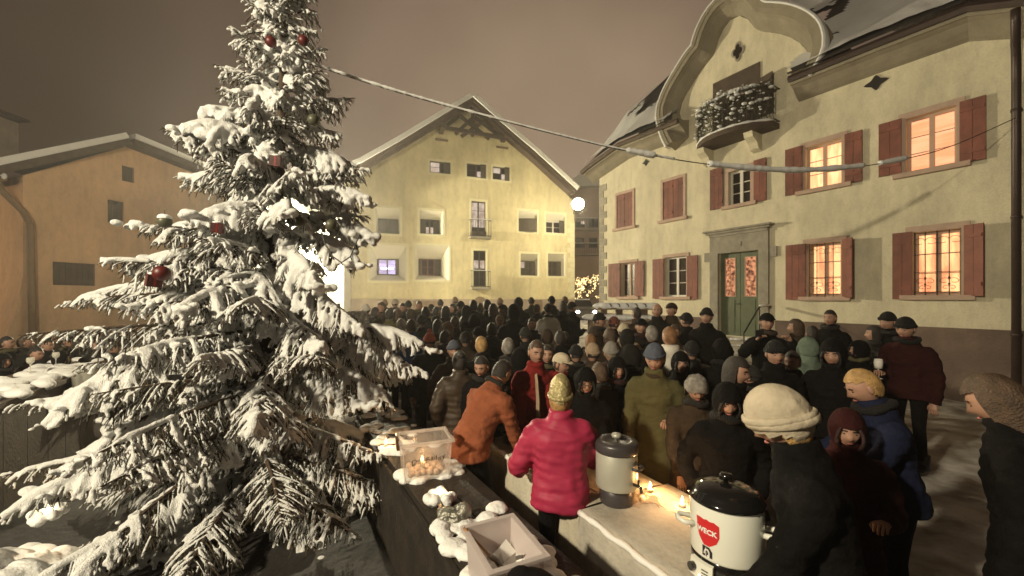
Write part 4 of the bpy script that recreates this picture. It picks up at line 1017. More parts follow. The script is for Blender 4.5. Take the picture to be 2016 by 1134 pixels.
# ================================================================== tables and the things on them
TD = Vector((-.47, .88, 0)).normalized(); TR = Vector((TD.y, -TD.x, 0))
TH = .75
M['cloth_w'] = mat('pale_tablecloth', (.52, .48, .38), .85, .10, 3, .3, 40, col2=(.46, .40, .30)); stain(M['cloth_w'], .75, 1.06); M['cloth_p'] = mat('paper_table_cover', (.46, .42, .35), .85, .12, 2.5, .4, 30)
stain(M['cloth_p'], .72, 1.08)
M['enamel'] = mat('white_enamel', (.72, .72, .64), .22, coat=.5); M['black_gloss'] = mat('black_enamel', (.008, .008, .008), .10, coat=.8)
M['steel'] = mat('pale_brushed_steel', (.55, .54, .46), .38, .12, 3, metal=.35); M['grey_plastic'] = mat('dark_grey_plastic', (.055, .048, .050), .35, .2, 6); M['wax'] = mat('candle_wax', (.75, .62, .45), .5); M['label_red'] = mat('red_label', (.55, .025, .03), .4); M['white_print'] = mat('white_print', (.78, .76, .72), .5); M['black_print'] = mat('black_print', (.012, .012, .012), .5)
def tframe(A, d=TD, r=TR): return lambda a, b, h: Vector((A[0], A[1], 0)) + d * a + r * b + Vector((0, 0, h))
def trestle(name_, A, L, W, label, m='timber_light'):
    F = tframe(A); t = empty('table', F(L / 2, W / 2, 0), label, 'table')
    for k in range(3): MB().box(F, (0, W * k / 3 + .004, TH - .03), (L, W * (k + 1) / 3 - .004, TH)).build('plank', M[m], t)
    for a in (.25, L - .25):
        for b in (.06, W - .06):
            mb = MB(); mb.box(F, (a - .02, b - .02, gz(0, 2) - .06), (a + .02, b + .02, TH - .035)); mb.build('leg', M['iron'], t)
        MB().box(F, (a - .015, .08, TH - .09), (a + .015, W - .08, TH - .032)).build('crossbar', M['iron'], t)
    return F
def tablecloth(F, L, W, drop, m, label, ripple=.012, a0=0.0):
    mb = MB(); na, nb = 44, 30; prof = []
    for i in range(7): prof.append((-.012, TH - drop + drop * i / 7))
    prof += [(-.010, TH + .002), (-.002, TH + .012)] + [(W * k / 10, TH + .014) for k in range(1, 10)] + [(W + .004, TH + .008)] + [(W + .014, TH - .08 * k) for k in range(0, 4)]
    n = len(prof); vs = []
    for i in range(na + 1):
        a = a0 + (L - a0) * i / na
        for j, (b, h) in enumerate(prof):
            s = max(0, TH - h) / max(drop, .01); w = ripple * s * 2.2 * math.sin(a * 17 + math.sin(a * 5) * 2) if b < 0 else -ripple * s * 2 * math.sin(a * 15)
            hh = h + (.003 * math.sin(a * 9 + b * 14) + (.004 if j in (11, 14) else 0) if h > TH else 0); hh -= .05 * math.sin(a * 6) * (1 if j == 0 else 0)
            vs.append(F(a, b - abs(w) * (1 if b < 0 else -1) * .9 - w * .2, hh))
    mb.add(vs, [(i * n + j, i * n + j + 1, (i + 1) * n + j + 1, (i + 1) * n + j) for i in range(na) for j in range(n - 1)])
    o = mb.build('tablecloth', M[m], None, True); tag(o, label, 'tablecloth')
    ed = MB(); ed.tube([F(a0 + (L - a0) * i / 40, -.012 + .004 * math.sin(i * 1.3), TH + .002 + .004 * math.sin(i * .9)) for i in range(41)], [.019 + .003 * math.sin(i * 2.1) for i in range(41)], 8); ed.build('folded_edge', M['white_print'], o, True)
    for b in (.31, .62):
        cr_ = MB(); cr_.tube([F(a0 + .02 + (L - a0 - .04) * i / 24, W * b + .003 * math.sin(i), TH + .015) for i in range(25)], .0035, 5); cr_.build('crease', M[m], o, True)
    return o
FA = trestle('near', (1.20, 1.10), 1.62, .78, 'long trestle table under the pale cloth carrying the white enamel pot')
FB = trestle('far', (.435, 2.545), 1.42, .74, 'long trestle table under the pale cloth carrying the grey urn')
tablecloth(FA, 1.62, .78, .36, 'cloth_p', 'beige cloth with a thick folded edge on the near table')
tablecloth(FB, 1.42, .74, .42, 'cloth_w', 'pale cloth hanging down the front of the farther table')
# ---- grey urn with dark lid
def build_urn():
    c = Vector((.69, 2.64, TH + .015)); t = empty('drink_urn', c, 'pale steel drinks urn with a dark grey lid behind the enamel pot', 'urn')
    MB().lathe([(.105, 0), (.108, .005), (.108, .10), (.100, .105)], c, 28).build('base', M['grey_plastic'], t, True)
    MB().lathe([(.10, .10), (.132, .108), (.134, .115), (.134, .335), (.128, .345)], c, 32).build('body', M['steel'], t, True)
    MB().lathe([(.137, .335), (.140, .345), (.140, .385), (.132, .402), (.085, .408), (.075, .395), (.02, .393), (.001, .393)], c, 32).build('lid', M['grey_plastic'], t, True)
    k = MB(); k.lathe([(.012, .39), (.012, .415), (.03, .42), (.034, .435), (.028, .445), (.001, .447)], c, 18); k.build('knob', M['steel'], t, True)
    d = Vector((.75, -.66, 0)); s = Vector((.66, .75, 0))
    h = MB(); h.tube([c + d * .13 - s * .045 + Vector((0, 0, .26)), c + d * .165 - s * .04 + Vector((0, 0, .255)), c + d * .165 + s * .04 + Vector((0, 0, .255)), c + d * .13 + s * .045 + Vector((0, 0, .26))], .010, 7); h.build('handle', M['grey_plastic'], t, True)
    tp = MB(); q = c + Vector((.62, -.78, 0)) * .132; e = Vector((.62, -.78, 0)); tp.tube([q + Vector((0, 0, .155)), q + e * .05 + Vector((0, 0, .155)), q + e * .06 + Vector((0, 0, .12))], .011, 8); tp.tube([q + e * .035 + Vector((0, 0, .165)), q + e * .035 + Vector((0, 0, .195))], .007, 6); tp.build('tap', M['black_gloss'], t, True)
build_urn()
# ---- white enamel pot with black lid and red shield label
def text_mesh(body, size, bold=.0):
    cu = bpy.data.curves.new('t', 'FONT'); cu.body = body; cu.size = size; cu.align_x = 'CENTER'; cu.align_y = 'CENTER'; cu.offset = bold; cu.resolution_u = 3
    o = bpy.data.objects.new('t', cu); COL.objects.link(o); dg = bpy.context.evaluated_depsgraph_get(); me = o.evaluated_get(dg).to_mesh()
    V = [tuple(v.co) for v in me.vertices]; F = [tuple(p.vertices) for p in me.polygons]
    o.evaluated_get(dg).to_mesh_clear(); bpy.data.objects.remove(o); bpy.data.curves.remove(cu); return V, F
def build_pot():
    c = Vector((1.055, 1.97, TH + .016)); r = .163; t = empty('enamel_pot', c, 'white enamel preserving pot with black lid and red WECK shield', 'pot')
    MB().lathe([(.135, 0), (.15, .004), (.158, .05), (.160, .10), (.150, .105)], c, 40).build('base', M['black_gloss'], t, True)
    MB().lathe([(.15, .098), (r - .002, .104), (r, .112), (r, .352), (r - .004, .358)], c, 48).build('body', M['enamel'], t, True)
    MB().lathe([(r + .004, .350), (r + .008, .356), (r + .006, .370), (r - .006, .378), (r - .012, .392), (.13, .412), (.08, .428), (.02, .434), (.001, .434)], c, 48).build('lid', M['black_gloss'], t, True)
    k = MB(); k.lathe([(.012, .43), (.012, .45), (.030, .455), (.032, .468), (.022, .476), (.001, .477)], c, 18); k.build('lid_knob', M['black_gloss'], t, True)
    th0 = math.atan2(-c.y, -c.x)
    def cyl(off, z, dr): a = th0 + off; return c + Vector(((r + dr) * math.cos(a), (r + dr) * math.sin(a), z))
    for s in (-1, 1):
        a = 1.35 * s + .12; h = MB()
        h.tube([cyl(a - .22, .235, -.004), cyl(a - .20, .24, .045), cyl(a - .06, .243, .062), cyl(a + .06, .243, .062), cyl(a + .20, .24, .045), cyl(a + .22, .235, -.004)], .013, 8); h.build('handle', M['enamel'], t, True)
    ao = -.52    # label to the left of the middle
    sh = [(-.050, .048), (-.03, .050), (-.012, .047), (0, .052), (.012, .047), (.03, .050), (.050, .040), (.051, -.006), (.040, -.034), (.012, -.056), (-.012, -.056), (-.034, -.030), (-.046, .004)]
    def ring(sc, dr, name, m):
        mb = MB(); S2 = []
        for i in range(len(sh)):
            (xa, ya), (xb, yb) = sh[i], sh[(i + 1) % len(sh)]
            S2 += [(xa + (xb - xa) * k / 3, ya + (yb - ya) * k / 3) for k in range(3)]
        n = len(S2); K = 6; vs = [cyl(ao, .235, dr)] + [cyl(ao + x * sc * q / K / r, .235 + y * sc * q / K, dr) for q in range(1, K + 1) for x, y in S2]
        mb.add(vs, [(0, 1 + i, 1 + (i + 1) % n) for i in range(n)] + [(1 + q * n + i, 1 + q * n + (i + 1) % n, 1 + (q + 1) * n + (i + 1) % n, 1 + (q + 1) * n + i) for q in range(K - 1) for i in range(n)]); return mb.build(name, M[m], t)
    lb = ring(1.14, .0015, 'shield_label', 'label_red')
    V, F = text_mesh('WECK', .0325, .0012); w = MB(); w.add([cyl(ao + x / r, .238 + y, .0040) for x, y, z in V], F); w.build('lettering', M['white_print'], lb)
    # black maker's mark below the shield
    lg = MB()
    sq = [(-.030, -.030), (-.030, .030), (.012, .030), (.030, .008), (.030, -.030)]
    lg.add([cyl(ao + .02 + x * .8 / r, .143 + y * .8, .0015) for x, y in sq], [(0, 1, 2, 3, 4)]); mk = lg.build('maker_mark', M['black_print'], t)
    a_ = MB(); P = [(-.012, -.010), (-.008, .008), (.004, .012), (.010, .0), (.010, -.024), (.002, -.014)]
    for p, q in zip(P[:-1], P[1:]): a_.tube([cyl(ao + .02 + p[0] / r, .143 + p[1], .003), cyl(ao + .02 + q[0] / r, .143 + q[1], .003)], .0035, 5)
    a_.build('mark_stroke', M['white_print'], mk)
    # control panel
    pn = MB(); vs = []
    for off in np.linspace(-.95, -.30, 9):
        for z, dr in ((.012, .006), (.012, .03), (.090, .022), (.092, .004)): vs.append(cyl(off, z, dr))
    pn.add(vs, [(4 * i + j, 4 * i + (j + 1) % 4, 4 * i + 4 + (j + 1) % 4, 4 * i + 4 + j) for i in range(8) for j in range(4)] + [(0, 1, 2, 3), (35, 34, 33, 32)]); pp = pn.build('control_panel', M['enamel'], t)
    kn = MB(); kn.tube([cyl(-.82, .052, .022), cyl(-.82, .052, .046)], .020, 16); kn.build('dial', M['black_gloss'], pp)
    for z in (.035, .050, .065): MB().box(lambda a, b, h: cyl(a, h, b), (-.56, .028, z - .002), (-.40, .031, z + .002)).build('print_line', M['black_print'], pp)
    l_ = MB(); l_.ell(cyl(-.62, .03, .03), (.006, .006, .006), 8, 6); l_.build('pilot_light', emis('pilot_glow', (1, .4, .35), 4), pp)
build_pot()
# ---- black soup pot with ladle on the far end of the farther table
def build_soup():
    F = FB; c = F(1.22, .20, TH + .015); t = empty('soup_pot', c, 'glossy black soup pot in front of the bending orange jacket', 'pot')
    MB().lathe([(.10, 0), (.125, .01), (.13, .14), (.135, .145), (.125, .147), (.115, .03), (.001, .02)], c, 26).build('body', M['black_gloss'], t, True)
    h = MB()
    for s in (-1, 1): h.tube([c + Vector((s * .125, -.03, .12)), c + Vector((s * .165, -.02, .125)), c + Vector((s * .165, .02, .125)), c + Vector((s * .125, .03, .12))], .008, 6)
    h.build('handles', M['black_gloss'], t, True)
build_soup()
# ---- candles
def candle(name, c, label, watt, tall=.02, holder='wax'):
    t = empty('candle', c, label, 'candle'); MB().lathe([(.019, 0), (.020, tall), (.016, tall + .001), (.001, tall - .003)], c, 14).build('wax', M['wax'], t, True)
    f = MB(); f.lathe([(.001, tall + .004), (.007, tall + .014), (.0085, tall + .022), (.005, tall + .036), (.0008, tall + .050)], c, 10); f.build('flame', M['flame'], t, True)
    d = bpy.data.lights.new('candle_light', 'POINT'); d.energy = watt; d.color = (1, .52, .20); d.shadow_soft_size = .02
    o = bpy.data.objects.new('candle_light', d); COL.objects.link(o); o.parent = t; o.location = (0, 0, tall + .075)
    if holder == 'jar':
        g = MB(); g.lathe([(.035, 0), (.038, .004), (.038, .05), (.036, .05), (.035, .004)], c, 18); g.build('jar', M['clear'], t, True)
def clear_plastic(name, col, alpha, rough=.15):
    m = bpy.data.materials.new(name); m.use_nodes = True; t = m.node_tree; t.nodes.clear(); o = N(t, 'ShaderNodeOutputMaterial'); mxs = N(t, 'ShaderNodeMixShader'); tr = N(t, 'ShaderNodeBsdfTransparent'); ad = N(t, 'ShaderNodeAddShader')
    b = N(t, 'ShaderNodeBsdfPrincipled'); b.inputs['Base Color'].default_value = (*col, 1); b.inputs['Roughness'].default_value = rough
    tl = N(t, 'ShaderNodeBsdfTranslucent'); tl.inputs[0].default_value = (*col, 1); m2 = N(t, 'ShaderNodeMixShader'); m2.inputs[0].default_value = .4
    t.links.new(b.outputs[0], m2.inputs[1]); t.links.new(tl.outputs[0], m2.inputs[2]); mxs.inputs[0].default_value = alpha
    t.links.new(tr.outputs[0], mxs.inputs[1]); t.links.new(m2.outputs[0], mxs.inputs[2]); t.links.new(mxs.outputs[0], o.inputs[0]); return m
M['clear'] = clear_plastic('clear_plastic', (.75, .70, .66), .20); M['milky'] = clear_plastic('milky_plastic', (.78, .70, .68), .82, .35); M['rimp'] = clear_plastic('clear_plastic_rim', (.8, .74, .7), .55)
def on_table(x, y, h=TH + .016): Z = (CAMZ - h) * FPX / (y - HY); return px(x, y, Z)
candle('a', on_table(1280, 968), 'lit candle on the table right of the grey urn', 4.5)
candle('b', on_table(1343, 998), 'lit candle on the table left of the enamel pot', 3)
# crumpled clear film under the first candle
fl = MB(); r_ = random.Random(8); c0 = on_table(1255, 985)
for k in range(26):
    a = r_.uniform(0, 6.28); p = c0 + Vector((r_.uniform(-.10, .12), r_.uniform(-.07, .07), .002)); d = Vector((math.cos(a), math.sin(a), 0)) * r_.uniform(.03, .07); q = Vector((-d.y, d.x, 0)) * r_.uniform(.3, .8)
    fl.add([p - d, p + q + Vector((0, 0, r_.uniform(.01, .035))), p + d + Vector((0, 0, r_.uniform(0, .02))), p - q], [(0, 1, 2), (0, 2, 3)])
o = fl.build('plastic_film', clear_plastic('wrinkled_film', (.7, .55, .42), .45, .2)); tag(o, 'crumpled shiny plastic film by the lit candle beside the grey urn', 'plastic film')
M['wet_wood'] = mat('wet_dark_wood', (.026, .019, .013), .7, .5, 7, .4, 30)
# ---- left ledge table covered with snow
LD = Vector((-.51, .86, 0)); LR = Vector((.86, .51, 0)); LA = Vector((.13, 1.39, 0))
def LFm(a, b, h): return LA + LD * a + LR * b + Vector((0, 0, h))
def build_ledge():
    t = empty('bench_table', LFm(1.8, .25, 0), 'narrow snow-topped wooden bench table beside the fir tree holding the plastic box', 'table'); L, W = 3.75, .50
    for k in range(2): MB().box(LFm, (0, W * k / 2 + .004, TH - .06), (L, W * (k + 1) / 2 - .004, TH - .004)).build('plank', M['wet_wood'], t)
    MB().box(LFm, (0, -.03, .02), (L, -.002, TH - .05)).build('side_board', M['wet_wood'], t); MB().box(LFm, (0, W + .002, TH - .22), (L, W + .03, TH - .05)).build('side_board', M['timber'], t)
    for a in (.2, 1.8, 3.5):
        for b in (.05, W - .05): MB().box(LFm, (a - .03, b - .03, -.1), (a + .03, b + .03, TH - .062)).build('leg', M['timber'], t)
    s = MB(); r = random.Random(14)
    for k in range(150):
        a = r.choice((r.uniform(0, 1.15), r.uniform(1.75, 1.95), r.uniform(2.35, 3.75))); b = r.choice((r.uniform(.0, .14), r.uniform(.05, .46))); q = r.uniform(.02, .055)
        s.ell(LFm(a, b, TH), (q * 1.7, q * 1.5, q * .8), 8, 5)
    V, F = remesh(s, .012, 2, lambda P: sn(P, 40, 2) * .004); MB().add(V.tolist(), F).build('ledge_snow', M['snow'], t, True, kind='stuff')
build_ledge()
# ---- clear plastic box with pale balls
def build_box():
    fl_ = Vector((-.775, 2.90, TH + .01)); u = Vector((.30, .12, 0)).normalized(); v = Vector((-.12, .30, 0)).normalized(); W, D, H = .32, .26, .285
    def F(a, b, h): k = 1 + .12 * h / H; return fl_ + u * (W / 2 + (a - W / 2) * k) + v * (D / 2 + (b - D / 2) * k) + Vector((0, 0, h))
    t = empty('plastic_box', F(W / 2, D / 2, 0), 'clear plastic storage box with handwriting, holding pale round balls', 'plastic box'); th = .005
    b = MB(); b.box(F, (0, 0, 0), (W, th, H)); b.box(F, (0, D - th, 0), (W, D, H)); b.box(F, (0, th, 0), (th, D - th, H)); b.box(F, (W - th, th, 0), (W, D - th, H)); b.box(F, (th, th, 0), (W - th, D - th, th)); b.build('shell', M['clear'], t)
    q = MB(); e = .018
    for A, B in (((-e, -e, H - .022), (W + e, 0, H)), ((-e, D, H - .022), (W + e, D + e, H)), ((-e, 0, H - .022), (0, D, H)), ((W, 0, H - .022), (W + e, D, H))): q.box(F, A, B)
    q.build('rim', M['rimp'], t)
    for x in (0, W): 
        vb = MB(); vb.tube([F(x, 0, .01), F(x, 0, H - .02)], .004, 5); vb.build('edge_rib', M['rimp'], t)
    for s, a in ((-1, -e - .004), (1, W + e + .004)):
        c = MB(); c.box(F, (a - .010, D * .35, H - .075), (a + .010, D * .65, H + .006)); c.build('clip', M['redbrownp'], t)
    V, Fc = text_mesh('Dal Bailoy', .058); w = MB()
    w.add([F(W * .52 + x, -.0025, H * .53 + y + .10 * x + .006 * math.sin(x * 60)) for x, y, z in V], Fc); w.build('handwriting', M['black_print'], t)
    r = random.Random(2); n = 0
    for lay, cnt in ((0, 22), (1, 9)):
        spots = []
        while len(spots) < cnt and n < 4000:
            n += 1; p = (r.uniform(.036, W - .036), r.uniform(.036, D - .036))
            if lay and p[0] > W * .8: continue
            if all((p[0] - a) ** 2 + (p[1] - c) ** 2 > .044 ** 2 for a, c in spots): spots.append(p)
        for a, c in spots:
            mb = MB(); rr = .0275 * r.uniform(.9, 1.05); cc = F(a, c, .034 + lay * .043); mb.ell(cc, (rr, rr, rr * .95), 14, 9); o = mb.build('ball', M['pale_ball'], None, True)
            tag(o, 'pale round ball lying with the others in the clear plastic box', 'ball', 'pale balls in the plastic box')
    p = F(W * .42, D * .3, .075); candle('in', p, 'lit candle glowing inside the clear plastic box above the balls', .9, .03)
M['redbrownp'] = mat('brown_clip_plastic', (.08, .035, .02), .4); M['pale_ball'] = mat('pale_dough', (.58, .42, .30), .6, .15, 20, .2, 60)
build_box()
candle('behind', on_table(760, 878, TH + .03), 'lit candle on the snowy bench table behind the clear plastic box', 2.2)
# ---- snow lantern: pile of snow chunks with a candle
def build_lantern(c, label, rad, watt, n=26, seed=3):
    t = empty('snow_lantern', c, label, 'snow lantern'); r = random.Random(seed); s = MB()
    for k in range(n):
        a = r.uniform(0, 6.28); q = rad * r.uniform(.55, 1.0); s.ell(c + Vector((math.cos(a) * q, math.sin(a) * q, r.uniform(.0, rad * .55))), (r.uniform(.25, .42) * rad,) * 3, 8, 6)
    V, F = remesh(s, .008, 1, lambda P: sn(P, 60, 2) * .004); MB().add(V.tolist(), F).build('snow_pile', M['snow'], t, True)
    f = MB(); f.lathe([(.001, .01), (.009, .025), (.010, .035), (.005, .055), (.0008, .07)], c + Vector((0, 0, rad * .25)), 10); f.build('flame', M['flame'], t, True)
    d = bpy.data.lights.new('candle_light', 'POINT'); d.energy = watt; d.color = (1, .62, .32); d.shadow_soft_size = .02
    o = bpy.data.objects.new('candle_light', d); COL.objects.link(o); o.parent = t; o.location = (0, 0, rad * .62)
build_lantern(on_table(866, 985, TH + .01), 'glowing snow lantern in front of the clear plastic box', .085, 3)
# ---- foil bag and snow lumps
def lump(name, label, cat, c, blobs, m, vox=.008, noise=None, group=None):
    s = MB()
    for p, rr in blobs: s.ell(Vector(c) + Vector(p), rr, 12, 9)
    V, F = remesh(s, vox, 2, noise); o = MB().add(V.tolist(), F).build(name, M[m], None, True); tag(o, label, cat, group); return o
M['foil'] = mat('dull_foil', (.34, .33, .28), .3, .5, 18, .7, 40, metal=.6); M['black_cloth'] = mat('black_bag_cloth', (.007, .006, .006), .9, .3, 10, .3, 60, spec=.15)
lump('foil_bag', 'crumpled silvery foil bag between the snow lantern and the open white box', 'foil bag', on_table(893, 1028, TH), [((0, 0, .03), (.09, .07, .05)), ((.05, .03, .05), (.06, .06, .05)), ((-.05, .02, .035), (.06, .06, .04))], 'foil', .008, lambda P: sn(P, 45, 3) * .012 + sn(P, 110, 4) * .005)
lump('snow_lump', 'lump of snow on the bench table left of the open white box', 'snow lump', on_table(868, 1048, TH), [((0, 0, .02), (.05, .06, .04)), ((.03, -.07, .015), (.05, .06, .03)), ((-.02, .05, .02), (.03, .03, .03))], 'snow', .008, lambda P: sn(P, 60, 3) * .005)
# ---- open milky box with a wooden spoon, black bag
def build_bin():
    bl = Vector((-.225, 1.93, TH + .012)); u = Vector((.27, .125, 0)).normalized(); v = Vector((.125, -.27, 0)).normalized(); W, D, H = .245, .34, .235
    def F(a, b, h): k = .90 + .10 * h / H; return bl + u * (W / 2 + (a - W / 2) * k) + v * (D / 2 + (b - D / 2) * k) + Vector((0, 0, h))
    t = empty('open_box', F(W / 2, D / 2, 0), 'open milky white plastic box with a wooden spoon at the bottom of the picture', 'plastic box'); th = .006
    b = MB(); b.box(F, (0, 0, 0), (W, th, H)); b.box(F, (0, D - th, 0), (W, D, H)); b.box(F, (0, th, 0), (th, D - th, H)); b.box(F, (W - th, th, 0), (W, D - th, H)); b.box(F, (th, th, 0), (W - th, D - th, th)); b.build('shell', M['milky'], t)
    q = MB(); e = .02
    for A, B in (((-e, -e, H - .014), (W + e, 0, H)), ((-e, D, H - .014), (W + e, D + e, H)), ((-e, 0, H - .014), (0, D, H)), ((W, 0, H - .014), (W + e, D, H))): q.box(F, A, B)
    q.build('rim', M['milky'], t)
    s = MB(); s.tube([F(-.015, .02, H + .012), F(W * .55, D * .55, H * .35)], .006, 7); o = s.build('wooden_spoon', M['spoon']); tag(o, 'thin wooden spoon leaning in the open white box', 'spoon')
    pp = MB(); r = random.Random(6)
    for k in range(14):
        c = F(r.uniform(.08, W - .04), r.uniform(.05, D - .1), r.uniform(.03, .11)); a = Vector((r.uniform(-1, 1), r.uniform(-1, 1), r.uniform(-.2, .8))).normalized() * .07; d = Vector((r.uniform(-1, 1), r.uniform(-1, 1), r.uniform(0, .9))).normalized() * .06
        pp.add([c - a - d, c + a - d * .8, c + a * .9 + d, c - a * .8 + d * 1.1], [(0, 1, 2), (0, 2, 3)])
    o = pp.build('paper_napkins', M['white_print']); tag(o, 'crumpled white paper lying inside the open white box', 'paper')
M['spoon'] = mat('beech_wood', (.42, .22, .09), .6, .2, 9)
build_bin()
lump('black_bag', 'black cloth bag slumped in front of the open white box', 'bag', (.10, 1.60, TH), [((-.02, .02, .10), (.15, .12, .14)), ((.12, .0, .08), (.14, .12, .10)), ((-.06, .03, .19), (.06, .05, .06)), ((.26, -.02, .04), (.16, .12, .08))], 'black_cloth', .012, lambda P: sn(P, 16, 3) * .012 + sn(P, 40, 4) * .005)
# ================================================================== left side: snowy counter with a white cloth, snow bank with a glow
def build_counter():
    A = Vector((-4.75, 3.3, 0)); d = Vector((-.50, .866, 0)); r = Vector((-.866, -.50, 0)); F = lambda a, b, h: A + d * a + r * b + Vector((0, 0, h)); L, W, T = 4.1, .75, 1.06
    g = -.2
    t = empty('serving_counter', F(2, .3, 0), 'dark wooden serving counter with thick snow on top at the left edge', 'counter')
    for k in range(9): MB().box(F, (L * k / 9 + .004, 0, g), (L * (k + 1) / 9 - .004, .03, T - .05)).build('board', M['timber'], t)
    MB().box(F, (-.05, -.06, T - .05), (L + .05, W, T)).build('counter_top', M['timber'], t)
    s = MB(); rn = random.Random(17)
    for k in range(80): s.ell(F(rn.uniform(0, L), rn.uniform(-.02, W - .08), T + .02), (rn.uniform(.08, .16), rn.uniform(.08, .14), rn.uniform(.04, .085)), 9, 6)
    V, Fc = remesh(s, .02, 3, lambda P: sn(P, 14, 2) * .01); MB().add(V.tolist(), Fc).build('counter_snow', M['snow'], t, True)
    cl = MB(); n = 22; vs = []
    for i in range(n + 1):
        a = 2.2 + 1.5 * i / n; sgn = .035 * math.sin(i * 1.5) + .02 * math.sin(i * 2.7)
        for z, k in ((T + .015, .0), (T - .02, .3), (T - .25, .8), (T - .50 - .05 * math.sin(i * .8), 1.2)): vs.append(F(a, -.075 - abs(sgn) * k - .02 * k, z))
    cl.add(vs, [(i * 4 + j, i * 4 + j + 1, i * 4 + 5 + j, i * 4 + 4 + j) for i in range(n) for j in range(3)]); o = cl.build('counter_cloth', M['white_wall'], None, True); tag(o, 'white cloth hanging from the front of the snowy counter at the left', 'cloth')
    for x, y, lab in ((60, 735, 'first wine glass from the left on the snowy counter'), (110, 722, 'second wine glass from the left, standing on the snowy counter')):
        Z = 5.2 if x < 90 else 5.7; c = px(x, y, Z); c.z = T + .19 
        wg = empty('wine_glass', c, lab, 'wine glass', 'wine glasses on the snowy counter'); b = MB(); b.lathe([(.012, -.0), (.034, .02), (.040, .05), (.034, .085), (.032, .085), (.036, .05), (.010, .006)], c, 14); b.build('bowl', M['glassy'], wg, True); b = MB(); b.lathe([(.034, -.10), (.034, -.095), (.006, -.088), (.005, -.03), (.012, 0)], c, 12); b.build('stem', M['glassy'], wg, True)
M['glassy'] = clear_plastic('wine_glass_glass', (.8, .78, .7), .5, .1)
build_counter()
def build_bank():
    s = MB(); rn = random.Random(23); 
    for k in range(90):
        a = rn.uniform(0, 6.28); q = rn.random() ** .6; c = Vector((-3.75 + math.cos(a) * q * .85, 2.55 + math.sin(a) * q * .75, .0)); h = (1 - q * .85) * .50
        s.ell(c + Vector((0, 0, h * .5 - .1)), (rn.uniform(.12, .22), rn.uniform(.12, .22), h * .55 + .08), 9, 6)
    V, F = remesh(s, .02, 2, lambda P: sn(P, 12, 2) * .03 + sn(P, 30, 3) * .012); o = MB().add(V.tolist(), F).build('snow_bank', M['snow'], None, True); tag(o, 'heaped snow bank with a candle glow at the lower left', 'snow bank')
    build_lantern(Vector((-3.62, 3.12, .40)), 'small glowing snow lantern on the snow bank at the lower left', .09, 3.0, seed=5)
build_bank()
# ================================================================== stacked snowy benches by the lane
def build_benches():
    Z = 9.6; g = gz(2.5, Z)
    x0, x1 = (1158 - HX) * Z / FPX, (1284 - HX) * Z / FPX
    u = Vector((1, -.10, 0)).normalized(); v = Vector((.10, 1, 0)).normalized(); A = Vector((x0, Z, 0)); F = lambda a, b, h: A + u * a + v * b + Vector((0, 0, h)); L = x1 - x0
    zt = CAMZ - (628 - HY) * Z / FPX
    t = empty('plank_table', F(L / 2, .3, g), 'high wooden table with a snow-covered top near the lane corner', 'table')
    for k in range(3): MB().box(F, (0, .2 * k + .004, zt - .05), (L, .2 * (k + 1) - .004, zt)).build('plank', M['timber_light'], t)
    for a in (.08, L - .08):
        for b in (.06, .54): MB().box(F, (a - .04, b - .04, g - .1), (a + .04, b + .04, zt - .052)).build('leg', M['timber_light'], t)
    for k, z in enumerate((zt - .34, zt - .62)): MB().box(F, (.0, -.025, z), (L, -.001, z + .24)).build('side_board', M['timber_light'], t)
    s = MB(); rn = random.Random(31)
    for k in range(150): s.ell(F(rn.uniform(.03, L - .03), rn.uniform(.02, .55), zt + .03), (rn.uniform(.12, .2), rn.uniform(.09, .13), rn.uniform(.06, .08)), 8, 5)
    V, Fc = remesh(s, .02, 3); MB().add(V.tolist(), Fc).build('table_snow', M['snow'], t, True)
    zb = CAMZ - (606 - HY) * Z / FPX
    b = empty('bench', F(L / 2, .3, zt), 'snow-covered bench plank stacked on blocks on the high wooden table', 'bench')
    MB().box(F, (.25, .12, zb - .05), (L + .10, .42, zb)).build('seat', M['timber_light'], b)
    for a in (.40, L * .5, L - .18): MB().box(F, (a - .07, .16, zt + .03), (a + .07, .38, zb - .052)).build('block', M['timber'], b)
    s = MB()
    for k in range(150): s.ell(F(rn.uniform(.28, L + .07), rn.uniform(.14, .40), zb + .04), (rn.uniform(.12, .2), rn.uniform(.06, .09), rn.uniform(.07, .09)), 8, 5)
    V, Fc = remesh(s, .018, 3); MB().add(V.tolist(), Fc).build('bench_snow', M['snow'], b, True)
    for k in range(5):
        h = MB(); a = .5 + k * (L - .6) / 4.6; h.tube([F(a, .10, zb + .10), F(a + .04, .07, zb + .08), F(a + .05, .06, zb + .03)], .012, 5); h.build('hook', M['iron'], b)
build_benches()
